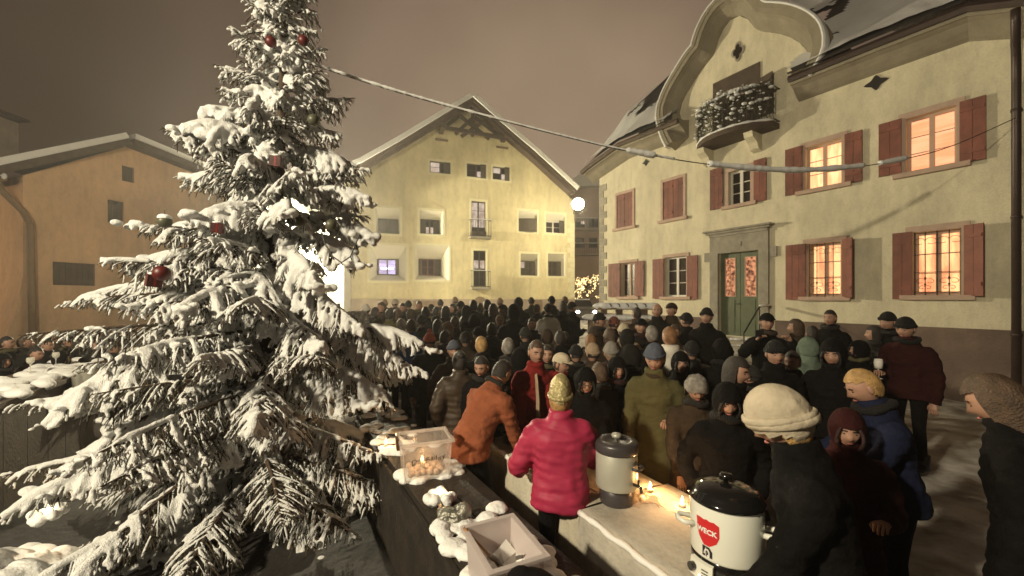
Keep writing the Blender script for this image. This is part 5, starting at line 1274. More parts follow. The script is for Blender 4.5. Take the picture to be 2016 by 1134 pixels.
# ================================================================== people
CO = dict(black=(.0045, .004, .004), charcoal=(.014, .0125, .011), navy=(.010, .013, .035), olive=(.085, .075, .032), darkred=(.030, .007, .007),
          pink=(.36, .026, .07), orange=(.27, .085, .04), blue=(.035, .075, .26), white=(.62, .58, .50), brown=(.045, .030, .019), grey=(.08, .074, .065),
          greengrey=(.13, .17, .13), red=(.17, .016, .014), cream=(.55, .47, .34), salmon=(.62, .16, .09), bluegrey=(.085, .095, .125), tan=(.36, .26, .17),
          blond=(.50, .30, .11), brownhair=(.085, .05, .028), darkhair=(.025, .018, .014), greyhair=(.26, .235, .205), whitehair=(.55, .50, .43), ginger=(.26, .12, .045),
          beige=(.50, .43, .32), redbrown=(.17, .055, .035), gold=(.50, .42, .20), silver=(.55, .55, .45))
PM = {}
def pmat(kind, c):
    k = kind + '_' + c
    if k not in PM:
        if kind == 'cloth': PM[k] = mat(c + '_coat_cloth', CO[c], .9, .22, 6, .9, 16, spec=.12)
        elif kind == 'puffer':
            m = mat(c + '_puffer_nylon', CO[c], .55, .18, 7, spec=.25); t = m.node_tree; b = t.nodes['Principled BSDF']
            tx = N(t, 'ShaderNodeTexCoord'); wv = N(t, 'ShaderNodeTexWave', wave_type='BANDS', bands_direction='Z'); wv.inputs['Scale'].default_value = 4.2; wv.inputs['Distortion'].default_value = 3.5; wv.inputs['Detail'].default_value = 2
            bp = N(t, 'ShaderNodeBump'); bp.inputs['Strength'].default_value = .13; bp.inputs['Distance'].default_value = .03
            t.links.new(tx.outputs['Object'], wv.inputs['Vector']); t.links.new(wv.outputs['Fac'], bp.inputs['Height']); t.links.new(bp.outputs[0], b.inputs['Normal']); PM[k] = m
        elif kind == 'knit':
            m = mat(c + '_knit', CO[c], .95, .2, 20); t = m.node_tree; b = t.nodes['Principled BSDF']
            tx = N(t, 'ShaderNodeTexCoord'); wv = N(t, 'ShaderNodeTexWave', wave_type='BANDS', bands_direction='X'); wv.inputs['Scale'].default_value = 22; wv.inputs['Distortion'].default_value = 2
            bp = N(t, 'ShaderNodeBump'); bp.inputs['Strength'].default_value = .6; bp.inputs['Distance'].default_value = .01
            t.links.new(tx.outputs['Object'], wv.inputs['Vector']); t.links.new(wv.outputs['Fac'], bp.inputs['Height']); t.links.new(bp.outputs[0], b.inputs['Normal']); PM[k] = m
        elif kind == 'hair': PM[k] = mat(c + '_strands', CO[c], .55, .45, 22, .6, 110)
        elif kind == 'foil': PM[k] = mat(c + '_metallic_knit', CO[c], .42, .4, 16, .7, 40, metal=.3)
    return PM[k]
M['skin'] = mat('skin', (.37, .21, .145), .55, .08, 30, .1, 90); M['trousers'] = mat('dark_trousers', (.005, .0045, .005), .9, .2, 12, .3, 60, spec=.12)
M['eye'] = mat('dark_eye', (.03, .02, .016), .3); M['lip'] = mat('lips', (.36, .12, .10), .5); M['boot'] = mat('dark_boots', (.016, .013, .011), .5, .3, 12)
POSE = {  # (elbow offset from shoulder, wrist offset from elbow); x is outward, y forward
    'down': ((.06, -.03, -.285), (.00, .06, -.24)), 'pocket': ((.11, -.07, -.265), (-.09, .13, -.18)), 'cup': ((.07, .02, -.28), (-.10, .215, .05)),
    'reach': ((.07, .16, -.22), (-.04, .22, -.07)), 'photo': ((.15, .17, -.13), (-.14, .08, .20)), 'low': ((.03, .12, -.27), (-.02, .14, -.20)), 'wide': ((.14, .04, -.26), (.02, .20, -.10)),
    'eat': ((.10, .10, -.26), (-.15, .14, .17)), 'up': ((.03, .13, .22), (.0, .02, .25))}
def catm(P, sub=4):
    Q = []
    for i in range(len(P) - 1):
        p0, p1, p2, p3 = P[max(i - 1, 0)], P[i], P[i + 1], P[min(i + 2, len(P) - 1)]
        for k in range(sub):
            t = k / sub; Q.append(.5 * (2 * p1 + (p2 - p0) * t + (2 * p0 - 5 * p1 + 4 * p2 - p3) * t * t + (3 * p1 - p0 - 3 * p2 + p3) * t ** 3))
    return Q + [P[-1]]
def loft(mb, secs, n=16, mi=0):
    """secs: (centre, right axis, forward axis, rx, ry)"""
    vs = []
    for c, a, b, rx, ry in secs:
        for j in range(n):
            t = 2 * math.pi * j / n; ct, st = math.cos(t), math.sin(t)
            k = 1 / (abs(ct) ** 2.4 + abs(st) ** 2.4) ** (1 / 2.4)
            vs.append(c + a * (rx * ct * k) + b * (ry * st * k))
    m = len(secs); fs = [(i * n + j, i * n + (j + 1) % n, (i + 1) * n + (j + 1) % n, (i + 1) * n + j) for i in range(m - 1) for j in range(n)]
    return mb.add(vs, fs + [tuple(reversed(range(n))), tuple((m - 1) * n + j for j in range(n))], mi)
HEADV = None
def head_mesh():
    """head in its own frame: origin at the skull centre, +Y is the face, scale in metres"""
    global HEADV
    if HEADV: return HEADV
    n, m = 26, 20; mb = MB(); vs = []; 
    def P(th, ph):
        x, y, z = math.sin(ph) * math.cos(th), math.sin(ph) * math.sin(th), math.cos(ph)
        X, Y, Z = x * .077, y * .098, z * .120
        f = max(y, 0)
        if z < 0:   # jaw
            X *= 1 - .30 * (-z) ** 1.6 - .10 * (-z) * f; Y *= 1 - (.10 if y > 0 else .42) * (-z) ** 1.3
        if y > .2: Y -= .010 * (y - .2) * (1 - abs(x))          # flatter face
        g = lambda cx, cz, sx, sz: math.exp(-((X - cx) / sx) ** 2 - ((Z - cz) / sz) ** 2) * (1 if y > 0 else 0)
        Y += .027 * g(0, -.022, .013, .016) + .014 * g(0, .004, .010, .022)      # nose
        Y -= .012 * (g(.031, .010, .017, .013) + g(-.031, .010, .017, .013))     # eye sockets
        Y += .006 * (g(.03, .032, .026, .009) + g(-.03, .032, .026, .009))       # brows
        Y += .006 * g(0, -.056, .020, .010) + .010 * g(0, -.096, .022, .018) - .004 * g(0, -.076, .02, .007)
        Y += .005 * (g(.042, -.022, .02, .02) + g(-.042, -.022, .02, .02))
        return Vector((X, Y, Z))
    vs = [P(0, 1e-4)]
    for i in range(1, m):
        for j in range(n): vs.append(P(2 * math.pi * (j + .5) / n, math.pi * i / m))
    vs.append(P(0, math.pi)); L = len(vs) - 1
    fs = [(0, 1 + j, 1 + (j + 1) % n) for j in range(n)] + [(1 + i * n + j, 1 + (i + 1) * n + j, 1 + (i + 1) * n + (j + 1) % n, 1 + i * n + (j + 1) % n) for i in range(m - 2) for j in range(n)]
    fs += [(L, 1 + (m - 2) * n + (j + 1) % n, 1 + (m - 2) * n + j) for j in range(n)]
    mb.add(vs, fs, 1)
    for s in (-1, 1):
        mb.ell((s * .078, -.008, -.005), (.010, .020, .032), 8, 6, 1)
        mb.ell((s * .031, .0775, .008), (.0105, .009, .0042), 8, 5, 2)
        mb.tube([Vector((s * .014, .090, .030)), Vector((s * .032, .089, .035)), Vector((s * .050, .076, .029))], [.004, .005, .003], 5, 2)
    mb.tube([Vector((-.022, .0835, -.060)), Vector((-.008, .0935, -.057)), Vector((.008, .0935, -.057)), Vector((.022, .0835, -.060))], [.002, .0055, .0055, .002], 6, 3)
    HEADV = mb; return mb
def hand(mb, w, d, s, curl=.9, mi=1):
    """five-fingered hand: w wrist, d forearm direction, s = +1 right / -1 left"""
    d = d.normalized(); up = Vector((0, 0, 1)) if abs(d.z) < .85 else Vector((0, 1, 0))
    side = d.cross(up).normalized() * s         # away from the thumb
    pn = side.cross(d).normalized() * s         # back of the hand
    loft(mb, [(w - d * .02, side, pn, .026, .020), (w + d * .02, side, pn, .032, .017), (w + d * .055, side, pn, .041, .016), (w + d * .085, side, pn, .042, .014)], 8, mi)
    for k, (o, L) in enumerate(((-.031, .070), (-.010, .080), (.011, .074), (.031, .056))):
        p = w + d * .075 + side * o; P = [p]; a = .15
        for q in range(3):
            a += curl * (.55 if q else .35); P.append(P[-1] + (d * math.cos(a) - pn * math.sin(a)) * (L * (.42, .32, .26)[q]))
        mb.tube(P, [.0095, .0088, .008, .0062], 6, mi)
    p = w + d * .018 - side * .024
    mb.tube([p, p - side * .026 + d * .024 - pn * .012, p - side * .030 + d * .052 - pn * .026, p - side * .020 + d * .075 - pn * .036], [.013, .0115, .010, .007], 6, mi)
BODY = {}
def figure(arms, lean, hp, hy, coat, puff, vox):
    """cached body and coat meshes for a pose; 1.75 m tall, standing at the origin, facing +Y"""
    key = (arms, lean, hp, hy, coat, puff, vox)
    if key in BODY: return BODY[key]
    X = Vector((1, 0, 0)); la = R(lean); hip = Vector((0, -.10 * math.sin(la), .93))
    def spine(l):
        b = la * min(1, max(0, (l + .06) / .30)); bm = la * .8
        p = hip + Vector((0, math.sin(bm) * max(l, 0), math.cos(bm) * max(l, 0) if l > 0 else l)); f = Vector((0, math.cos(b), -math.sin(b))); return p, f
    tor = [(-.09, .150, .105), (-.02, .168, .118), (.06, .170, .118), (.17, .150, .105), (.28, .160, .112), (.38, .182, .112), (.44, .185, .098), (.485, .135, .080), (.52, .065, .060), (.60, .055, .056)]
    body = MB(); loft(body, [(spine(l)[0], X, spine(l)[1], rx, ry) for l, rx, ry in tor], 14)
    legs = []
    for s in (-1, 1):
        a = Vector((s * .092, hip.y, .92)); k = Vector((s * .105, .02, .50)); an = Vector((s * .115, -.03, .09)); legs.append((a, k, an))
        body.tube(catm([a, k, an], 3), [.092, .084, .072, .062, .060, .052, .046], 9)
    ns, nf = spine(.56); hb, hf = spine(.60); ch = R(lean * .55 + hp)
    hm = Matrix.Translation(hb + Vector((0, .012 + math.sin(ch) * .10, .115 * math.cos(ch)))) @ Euler((-ch, 0, R(hy)), 'ZYX').to_matrix().to_4x4()
    A = []
    for s, nm in ((1, arms[0]), (-1, arms[1])):
        sp, sf = spine(.425); sh = sp + X * s * .185; e, w = POSE[nm]
        if lean > 25 and nm in ('low', 'down', 'reach'): e, w = {'low': ((.03, .10, -.27), (-.03, .12, -.21)), 'down': ((.04, .02, -.29), (0, .06, -.24)), 'reach': ((.04, .18, -.22), (-.03, .2, -.13))}[nm]
        el = sh + Vector((s * e[0], e[1], e[2])); wr = el + Vector((s * w[0], w[1], w[2])); A.append((sh, el, wr, s, nm))
        body.tube(catm([sh - X * s * .06, sh, el, wr], 3), [.055, .056, .056, .054, .050, .046, .042, .040, .034, .028], 8)
    V, F = remesh(body, .024 if vox < .024 else .032, 2)
    full = MB(); full.add(V.tolist(), F, 0)
    c = np.array([V[list(f)].mean(0) for f in F]); full.m = [1 if z > spine(.50)[0].z - .01 and abs(x) < .12 else 0 for x, _, z in c]
    hv = head_mesh(); b = len(full.v)
    full.v += [tuple(hm @ Vector(p)) for p in hv.v]; full.f += [tuple(b + i for i in f) for f in hv.f]; full.m += hv.m
    for sh, el, wr, s, nm in A:
        if nm != 'pocket': hand(full, wr, (wr - el), s, 1.1 if nm in ('cup', 'eat', 'photo') else .75)
    for a, k, an in legs:
        loft(full, [(an + Vector((0, -.075, -.06)), X, Vector((0, 0, 1)), .036, .030), (an + Vector((0, -.04, -.045)), X, Vector((0, 0, 1)), .045, .045), (an + Vector((0, .04, -.045)), X, Vector((0, 0, 1)), .048, .045), (an + Vector((0, .11, -.06)), X, Vector((0, 0, 1)), .050, .032), (an + Vector((0, .175, -.068)), X, Vector((0, 0, 1)), .036, .022)], 10, 4)
        full.tube([an + Vector((0, -.01, -.03)), an + Vector((0, 0, .12))], [.056, .060], 9, 4)
    bme = full.mesh('person', [M['trousers'], M['skin'], M['eye'], M['lip'], M['boot']]); bme.polygons.foreach_set('use_smooth', [True] * len(bme.polygons))
    # coat: torso, skirt, sleeves, collar, blended into one garment
    ct = MB(); p = .024 + puff * .030
    prof = [(l, rx + p, ry + p * 1.15) for l, rx, ry in tor[2:8]]
    hem = {0: -.10, 1: -.26, 2: -.46}[coat]
    low = [(hem * t, .172 + p + (.035 if coat else .012) * t, .122 + p * 1.2 + (.03 if coat else .01) * t) for t in (1, .75, .5, .25, 0)]
    secs = [(spine(l)[0] if l > 0 else hip + Vector((0, 0, l)), X, spine(max(l, -.06))[1], rx, ry) for l, rx, ry in low + prof]
    secs += [(spine(.525)[0], X, nf, .098 + p * .4, .092 + p * .4), (spine(.57)[0], X, nf, .086 + p * .3, .088 + p * .3), (spine(.605)[0] + nf * .008, X, nf, .085 + p * .3, .090 + p * .3), (spine(.625)[0] + nf * .012, X, nf, .074 + p * .3, .080 + p * .3)]
    loft(ct, secs, 16)
    for sh, el, wr, s, nm in A:
        ct.tube(catm([sh - X * s * .07, sh, el, wr + (wr - el).normalized() * .01], 4), [.075 + p * .8 - .036 * (i / 12) for i in range(13)], 10)
    V, F = remesh(ct, vox, 3, lambda P: sn(P, 15, 5) * (.010 + .003 * puff) + sn(P * np.array([1, 1, 2.4]), 30, 6) * .008 + sn(P * np.array([1, 1, .5]), 55, 7) * .0035)
    cm = MB().add(V.tolist(), F).mesh('coat', [M['trousers']]); cm.polygons.foreach_set('use_smooth', [True] * len(cm.polygons))
    BODY[key] = (bme, cm, hm, A, spine); return BODY[key]
WEAR = {}
def headwear(kind):
    """list of (name, mesh, slot) in the head's frame"""
    if kind in WEAR: return WEAR[kind]
    def shell(r, keep, nz=0, f=60, c=(0, -.006, .012), n=26, m=18, low=1.0, seed=1):
        mb = MB(); mb.ell((0, 0, 0), r, n, m); V = np.array(mb.v)
        if low != 1: V[:, 2] = np.where(V[:, 2] < 0, V[:, 2] * low, V[:, 2])
        if nz: V = V * (1 + sn(V, f, seed) * nz)[:, None]
        V = V + np.array(c); F = [q for q in mb.f if keep(V[list(q)].mean(0))]
        return V.tolist(), F
    def fin(name, *vf, sm=True):
        mb = MB()
        for V, F in vf: mb.add(V, F)
        me = mb.mesh(name, [M['trousers']]); me.polygons.foreach_set('use_smooth', [sm] * len(me.polygons)); return me
    def ring(z0, tilt, rx, ry, rad, n=26, y0=-.004):
        mb = MB(); pts = [Vector((rx * math.cos(t), y0 + ry * math.sin(t), z0 + tilt * math.sin(t))) for t in np.linspace(0, 2 * math.pi, n + 1)]
        mb.tube(pts, rad, 8, flat=.62); return mb.v, mb.f
    out = []
    line = lambda c: c[2] > .030 + .30 * (c[1]) * .28
    if kind in ('beanie', 'bobble', 'cuffhat'):
        V, F = shell((.088, .108, .124), lambda c: c[2] > .012 + .25 * c[1], .012, 40, (0, -.006, .022))
        cz = [(ring(.030 + .01 * k, .030, .089 - .001 * k, .108 - .001 * k, .015)) for k in range(3 if kind != 'beanie' else 2)]
        out.append(('beanie', fin('beanie', (V, F), *cz), 0))
        if kind == 'bobble':
            b = MB(); b.ell((0, -.02, .165), (.034, .034, .032), 14, 10); A = np.array(b.v); A = A + sn(A, 150, 3)[:, None] * .004; out.append(('bobble', fin('bobble', (A.tolist(), b.f)), 0))
        hv = shell((.082, .100, .118), lambda c: -.05 < c[2] < .05 and c[1] < .015, .02, 80); out.append(('hair', fin('hair', hv), 1))
    elif kind == 'bighat':
        V, F = shell((.112, .128, .142), lambda c: c[2] > -.045 + .45 * c[1] or c[1] < -.02, .02, 26, (0, -.014, .022)); out.append(('knit_hat', fin('knit_hat', (V, F), ring(.000, .045, .112, .126, .020, y0=-.014), ring(.020, .045, .114, .128, .018, y0=-.014)), 0))
        V, F = shell((.095, .112, .13), lambda c: c[2] < .02 and c[1] < .01, .04, 60, low=1.2); out.append(('hair', fin('hair', (V, F)), 1))
    elif kind == 'conehat':
        V, F = shell((.090, .108, .175), lambda c: c[2] > .0 + .25 * c[1], .03, 45, (0, -.012, .018)); out.append(('knit_hat', fin('knit_hat', (V, F), ring(.018, .03, .092, .11, .018)), 0))
        V, F = shell((.092, .112, .13), lambda c: c[2] < .04 and c[1] < .02, .03, 60, low=1.15); out.append(('hair', fin('hair', (V, F)), 1))
    elif kind == 'cap':
        V, F = shell((.090, .112, .105), lambda c: c[2] > .03 + .18 * c[1], .01, 30, (0, -.004, .030)); b = MB()
        vs = []
        for i, t in enumerate(np.linspace(.45, math.pi - .45, 12)): vs += [(.088 * math.cos(t), .104 * math.sin(t), .062), (.098 * math.cos(t), .104 * math.sin(t) + .062 * math.sin(t) ** 2, .050), (.088 * math.cos(t), .10 * math.sin(t), .050)]
        b.add(vs, [(3 * i + a, 3 * i + (a + 1) % 3, 3 * i + 3 + (a + 1) % 3, 3 * i + 3 + a) for i in range(11) for a in range(3)]); out.append(('cap', fin('cap', (V, F), (b.v, b.f)), 0))
        out.append(('hair', fin('hair', shell((.082, .100, .118), lambda c: -.06 < c[2] < .05 and c[1] < .015, .02, 80)), 1))
    elif kind in ('hood', 'furhood'):
        face = lambda c: not (c[1] > .045 and abs(c[0]) < .068 - .1 * max(0, c[2]) and -.2 < c[2] < .062)
        V, F = shell((.108, .128, .150), face, .022, 28, (0, -.012, .004), low=1.05)
        b = MB(); pts = [Vector((.072 * math.cos(t), .078 + .016 * math.cos(t * 2), -.028 + .105 * math.sin(t))) for t in np.linspace(0, 2 * math.pi, 25)]
        b.tube(pts, .026 if kind == 'furhood' else .012, 8); A = np.array(b.v)
        if kind == 'furhood': A = A + np.stack([sn(A, 160, s) for s in (1, 2, 3)], 1) * .009
        out.append(('hood', fin('hood', (V, F)), 2)); out.append(('hood_trim', fin('hood_trim', (A.tolist(), b.f)), 0))
        out.append(('hair', fin('hair', shell((.083, .101, .122), lambda c: c[2] > .05 or c[1] < .02, .02, 60)), 1))
    elif kind == 'hoodhat':
        V, F = shell((.098, .118, .142), lambda c: not (c[1] > .030 and c[2] < .045), .015, 30, (0, -.008, .014), low=1.0)
        out.append(('hood', fin('hood', (V, F), ring(.05, .012, .094, .112, .012)), 0))
        b = MB(); b.lathe([(.085, -.17), (.095, -.145), (.085, -.115), (.07, -.13)], (0, .01, 0), 18); out.append(('scarf', fin('scarf', (b.v, b.f)), 2))
    elif kind == 'fur':
        V, F = shell((.108, .124, .135), lambda c: c[2] > .0 + .2 * c[1] or c[1] < -.01, .05, 90, (0, -.006, .012), 34, 24); out.append(('fur_hat', fin('fur_hat', (V, F)), 0))
    elif kind in ('short', 'bald_fringe', 'spiky'):
        k = .045 if kind == 'spiky' else .02
        kp = (lambda c: (c[2] > .062 + .25 * (c[1] - .03) and c[1] > 0) or (c[1] <= 0 and c[2] > -.075 + .9 * max(0, c[1] + .05))) if kind != 'bald_fringe' else (lambda c: c[1] < .01 and -.07 < c[2] < .05)
        V, F = shell((.085, .105, .130), kp, k, 70, (0, -.006, .006), 30, 22); out.append(('hair', fin('hair', (V, F)), 1))
    elif kind in ('long', 'bun'):
        lo = 2.0 if kind == 'long' else 1.0
        V, F = shell((.094, .114, .134), lambda c: not (c[1] > .028 and c[2] < .070) , .028, 45, (0, -.008, .006), 30, 26, lo); a = [(V, F)]
        if kind == 'bun': b = MB(); b.ell((0, -.10, .07), (.045, .04, .042), 12, 8); a.append((b.v, b.f))
        out.append(('hair', fin('hair', *a), 1))
    elif kind == 'headband':
        out.append(('headband', fin('headband', ring(.045, .02, .088, .108, .022), ring(.060, .02, .087, .106, .018)), 0))
        V, F = shell((.085, .104, .128), lambda c: (c[2] > .06 or c[1] < 0) and c[2] > -.09, .02, 70); out.append(('hair', fin('hair', (V, F)), 1))
    WEAR[kind] = out; return out
NP = {}
def child(name, me, m, parent, mtx=None):
    o = bpy.data.objects.new(name, me); COL.objects.link(o); o.parent = parent
    if mtx is not None: o.matrix_local = mtx
    o.material_slots[0].link = 'OBJECT'; o.material_slots[0].material = m; return o
PEOPLE = []
def person(x, y, Z, face, coat='black', hat='beanie', hc='black', hair='darkhair', arms=('down', 'down'), lean=2, hp=4, hy=0, clen=0, puff=0, ck='cloth', hk=None, vox=.028, label=None, zone='', fx=None, Hfix=None, scarf=None, desc=None):
    bme, cme, hm, A, spine = figure(tuple(arms), lean, hp, hy, clen, puff, vox)
    X = (x - HX) * Z / FPX; ztop = CAMZ - (y - HY) * Z / FPX; g = gz(X, Z)
    tophead = (hm @ Vector((0, 0, .13))).z + (.03 if hat in ('beanie', 'hood', 'furhood', 'bobble', 'cuffhat', 'fur', 'cap', 'hoodhat', 'bighat') else .05 if hat == 'conehat' else .01)
    k = (ztop - g) / tophead
    if not .70 < k < 1.12: print('scale', x, y, Z, round(k, 2))
    k = min(max(k, .70), 1.12)
    # put the head (not the feet) at the wanted picture column
    hx = hm.translation; ca, sa = math.cos(R(face)), math.sin(R(face))
    ox, oy = (hx.x * ca - hx.y * sa) * k, (hx.x * sa + hx.y * ca) * k
    o = bpy.data.objects.new('person', bme); COL.objects.link(o)
    o.location = (X - ox, Z - oy, ztop - tophead * k if abs(ztop - tophead * k - g) < .02 else g); o.rotation_euler.z = R(face); o.scale = (k, k, k)
    o['category'] = 'person'
    c = child('coat', cme, pmat(ck, coat), o)
    for nm, me, slot in headwear(hat):
        kk = hk or ('knit' if nm in ('beanie', 'bobble', 'cuffhat', 'headband', 'knit_hat', 'scarf') else 'cloth')
        if slot == 0: m = pmat('hair' if nm in ('fur_hat', 'hood_trim') else kk, hc)
        elif slot == 1: m = pmat('hair', hair)
        else: m = pmat(ck if ck != 'puffer' else 'cloth', coat if nm != 'scarf' else (scarf or coat))
        child(nm, me, m, o, hm)
    sr = random.Random(int(x * 7 + y))
    if hat not in ('hoodhat', 'conehat') and (hat in ('edge',) or sr.random() < .45):
        f0, nf = spine(.585); sm = MB(); pts = [f0 + Vector((.094 * math.cos(t), 0, 0)) + nf * (.010 + .100 * math.sin(t)) + Vector((0, 0, .012 * math.sin(t * 2) - .006)) for t in np.linspace(0, 2 * math.pi, 17)]
        sm.tube(pts, [.030 + .006 * math.sin(i * 1.9) for i in range(17)], 7); key = ('scarf', tuple(arms), lean, hp, hy, clen, puff)
        if key not in WEAR: WEAR[key] = sm.mesh('scarf', [M['trousers']]); WEAR[key].polygons.foreach_set('use_smooth', [True] * len(WEAR[key].polygons))
        child('scarf', WEAR[key], pmat('knit', sr.choice(('charcoal', 'brown', 'darkred', 'charcoal', 'olive', 'black', 'black'))), o)
    PEOPLE.append(dict(o=o, x=x, y=y, Z=Z, coat=coat, hat=hat, hc=hc, hair=hair, face=face, label=label, zone=zone, ck=ck, clen=clen, desc=desc))
    bpy_up = Matrix.Translation(o.location) @ Euler((0, 0, R(face))).to_matrix().to_4x4() @ Matrix.Scale(k, 4)
    o2 = dict(o=o, M=bpy_up, A=A, hm=hm, k=k); return o2
def grip(p, i=0, fwd=.075, dz=0.0):
    """world point in the palm of arm i"""
    sh, el, wr, s, nm = p['A'][i]; d = (wr - el).normalized(); return p['M'] @ (wr + d * fwd + Vector((0, 0, dz)))
M['cup'] = mat('white_paper_cup', (.75, .72, .66), .5, .05, 9); M['wineglass'] = mat('frosted_wine_glass', (.62, .58, .52), .15, spec=.6)
def cup(pos, label, h=.10, r=.038):
    t = empty('cup', pos - Vector((0, 0, h / 2)), label, 'cup', 'cups held in the crowd')
    b = MB(); b.lathe([(r * .72, 0), (r, h), (r * 1.06, h + .003), (r * .92, h), (r * .68, .012)], pos - Vector((0, 0, h / 2)), 14); b.build('cup_wall', M['cup'], t, True)
    b = MB(); b.lathe([(.001, h * .80), (r * .9, h * .80), (r * .9, h * .805), (.001, h * .806)], pos - Vector((0, 0, h / 2)), 14); b.build('drink', M['eye'], t)
def wineglass(pos, label, s=1.0):
    t = empty('wine_glass', pos, label, 'wine glass', 'wine glasses in the crowd')
    b = MB(); b.lathe([(r * s, z * s) for r, z in ((.028, .0), (.032, .03), (.034, .055), (.029, .085), (.027, .084), (.030, .055), (.026, .02), (.004, .0))], pos, 14); b.build('bowl', M['cup'], t, True)
    b = MB(); b.lathe([(r * s, z * s) for r, z in ((.032, -.095), (.034, -.09), (.006, -.084), (.0045, -.05), (.006, 0))], pos, 12); b.build('stem', M['wineglass'], t, True)
# ---- foreground and middle-ground people, each built from its own place in the photograph
V2 = .020
F_ = {}
def P_(key, *a, **k): F_[key] = person(*a, **k); return F_[key]
# face: 0 looks away from the camera, 180 looks at it, 90 looks left, -90 looks right
P_('edge', 1958, 741, 1.95, 34, 'black', 'long', hair='brownhair', arms=('down', 'down'), hp=26, lean=8, clen=1, vox=V2, label='person at the right edge with brown hair and black coat, turned left')
P_('beige', 1532, 767, 1.72, 62, 'black', 'bighat', 'beige', 'blond', hk='cloth', arms=('down', 'low'), lean=14, hp=26, clen=1, vox=V2, label='person in a big beige knit hat bending over the table behind the enamel pot')
P_('blond', 1700, 728, 2.62, 70, 'navy', 'short', hair='blond', arms=('reach', 'reach'), lean=14, hp=22, vox=V2, label='blond person in navy jacket bending left with a white cup')
P_('pinkface', 1668, 802, 2.30, 150, 'darkred', 'hood', 'darkred', 'darkhair', arms=('cup', 'cup'), hp=10, clen=1, vox=V2, label='short person in dark red hood, face lit pink, below the blond person')
P_('glass', 1783, 621, 4.9, 108, 'darkred', 'beanie', 'black', arms=('cup', 'down'), hp=14, lean=3, vox=V2, label='tall person in dark red jacket and black beanie holding a stemmed glass')
P_('behind', 1748, 611, 5.9, 100, 'black', 'beanie', 'black', hp=8, clen=1, label='person in black beanie half hidden behind the tall dark red jacket')
P_('wall', 1634, 609, 6.7, 118, 'black', 'short', hair='darkhair', hp=4, clen=1, label='short-haired person in black coat standing against the dark plinth under the barred window')
P_('longhair', 1566, 627, 6.4, 60, 'brown', 'long', hair='brownhair', hp=4, clen=1, label='person with long brown hair between the door and the barred window')
P_('blackhair', 1599, 640, 6.0, -20, 'black', 'short', hair='darkhair', hp=2, clen=1, label='dark-haired person facing the plinth below the barred window')
P_('green', 1590, 662, 4.9, 15, 'greengrey', 'hood', 'greengrey', 'darkhair', hp=8, clen=1, label='person in pale grey-green hooded jacket seen from behind')
P_('bread', 1526, 666, 3.85, 168, 'black', 'cuffhat', 'black', arms=('cup', 'cup'), hp=8, vox=V2, label='person in black beanie facing the camera, both hands raised before the chest')
P_('palechin', 1640, 664, 3.7, 130, 'black', 'hood', 'black', 'darkhair', arms=('cup', 'cup'), hp=12, vox=V2, label='person in black hood with pale chin looking left beside the grey-green jacket')
P_('photo', 1510, 612, 5.8, 165, 'black', 'cap', 'black', arms=('photo', 'photo'), hp=4, lean=0, clen=1, label='person in black by the door steps raising a phone to take a picture')
P_('doorman', 1391, 603, 6.6, 140, 'black', 'beanie', 'black', arms=('cup', 'pocket'), hp=2, lean=0, clen=1, label='tall person in black beanie with a white cup left of the green door')
P_('woman', 1451, 701, 3.25, -150, 'black', 'long', hair='darkhair', arms=('cup', 'cup'), hp=10, hy=6, clen=1, vox=V2, label='dark long-haired person with a lit face above the enamel pot')
P_('puffer', 1318, 642, 4.9, 20, 'white', 'short', hair='ginger', arms=('pocket', 'pocket'), puff=1, ck='puffer', vox=V2, hp=6, label='person in white puffer jacket with light brown hair, back to camera')
P_('greyhead', 1421, 664, 4.4, -10, 'black', 'hood', 'black', 'greyhair', arms=('pocket', 'pocket'), hp=6, clen=2, label='big person in plain black hooded coat right of the white puffer jacket')
P_('olive', 1289, 674, 3.55, 155, 'olive', 'hoodhat', 'bluegrey', arms=('low', 'cup'), hp=16, hy=-4, clen=2, vox=V2, scarf='brown', label='person in long olive coat and blue-grey hood looking down to the table')
P_('furry', 1371, 735, 3.2, 170, 'brown', 'fur', 'greyhair', arms=('low', 'low'), hp=20, clen=1, vox=V2, label='short person in brown fur hat right of the olive coat')
P_('blackback', 1432, 752, 2.7, 165, 'black', 'hood', 'black', 'darkhair', arms=('pocket', 'pocket'), hp=22, clen=2, vox=V2, label='person in black hood standing just behind the enamel pot')
P_('glasses', 1153, 721, 3.35, 178, 'black', 'hood', 'black', 'darkhair', arms=('pocket', 'low'), hp=12, vox=V2, label='short person in black hood and dark glasses facing the camera behind the grey urn')
P_('whitecap', 1105, 690, 4.0, -125, 'red', 'cap', 'cream', 'brownhair', arms=('low', 'low'), hp=12, vox=V2, label='person in cream cap and red jacket turned right')
P_('hotpink', 1103, 738, 2.75, -8, 'pink', 'conehat', 'gold', 'blond', arms=('reach', 'wide'), lean=4, hp=6, puff=1, ck='puffer', hk='foil', vox=.018, label='person in hot pink puffer jacket and shiny gold knit hat, seen from behind')
P_('orange', 988, 712, 3.65, -40, 'orange', 'short', hair='darkhair', arms=('low', 'low'), lean=47, hp=14, vox=.018, label='person in orange jacket bending over the table with the black pot')
P_('redarm', 1056, 668, 3.95, -165, 'red', 'short', hair='brownhair', arms=('low', 'low'), hp=8, vox=V2, label='brown-haired person in red jacket and long tan scarf, left of the cream cap')
P_('hat892', 893, 667, 4.9, -165, 'brown', 'cuffhat', 'bluegrey', arms=('pocket', 'cup'), hp=6, clen=1, vox=V2, label='person in blue-grey knit beanie and brown coat facing the camera')
P_('blond947', 947, 661, 5.0, 25, 'black', 'short', hair='blond', hp=6, clen=1, label='person with cropped blond hair and black coat right of the blue-grey beanie')
P_('salmon', 846, 652, 5.6, 15, 'black', 'bobble', 'salmon', arms=('pocket', 'down'), hp=12, clen=1, vox=V2, label='person in salmon knit hat and long black coat beside the blue jacket')
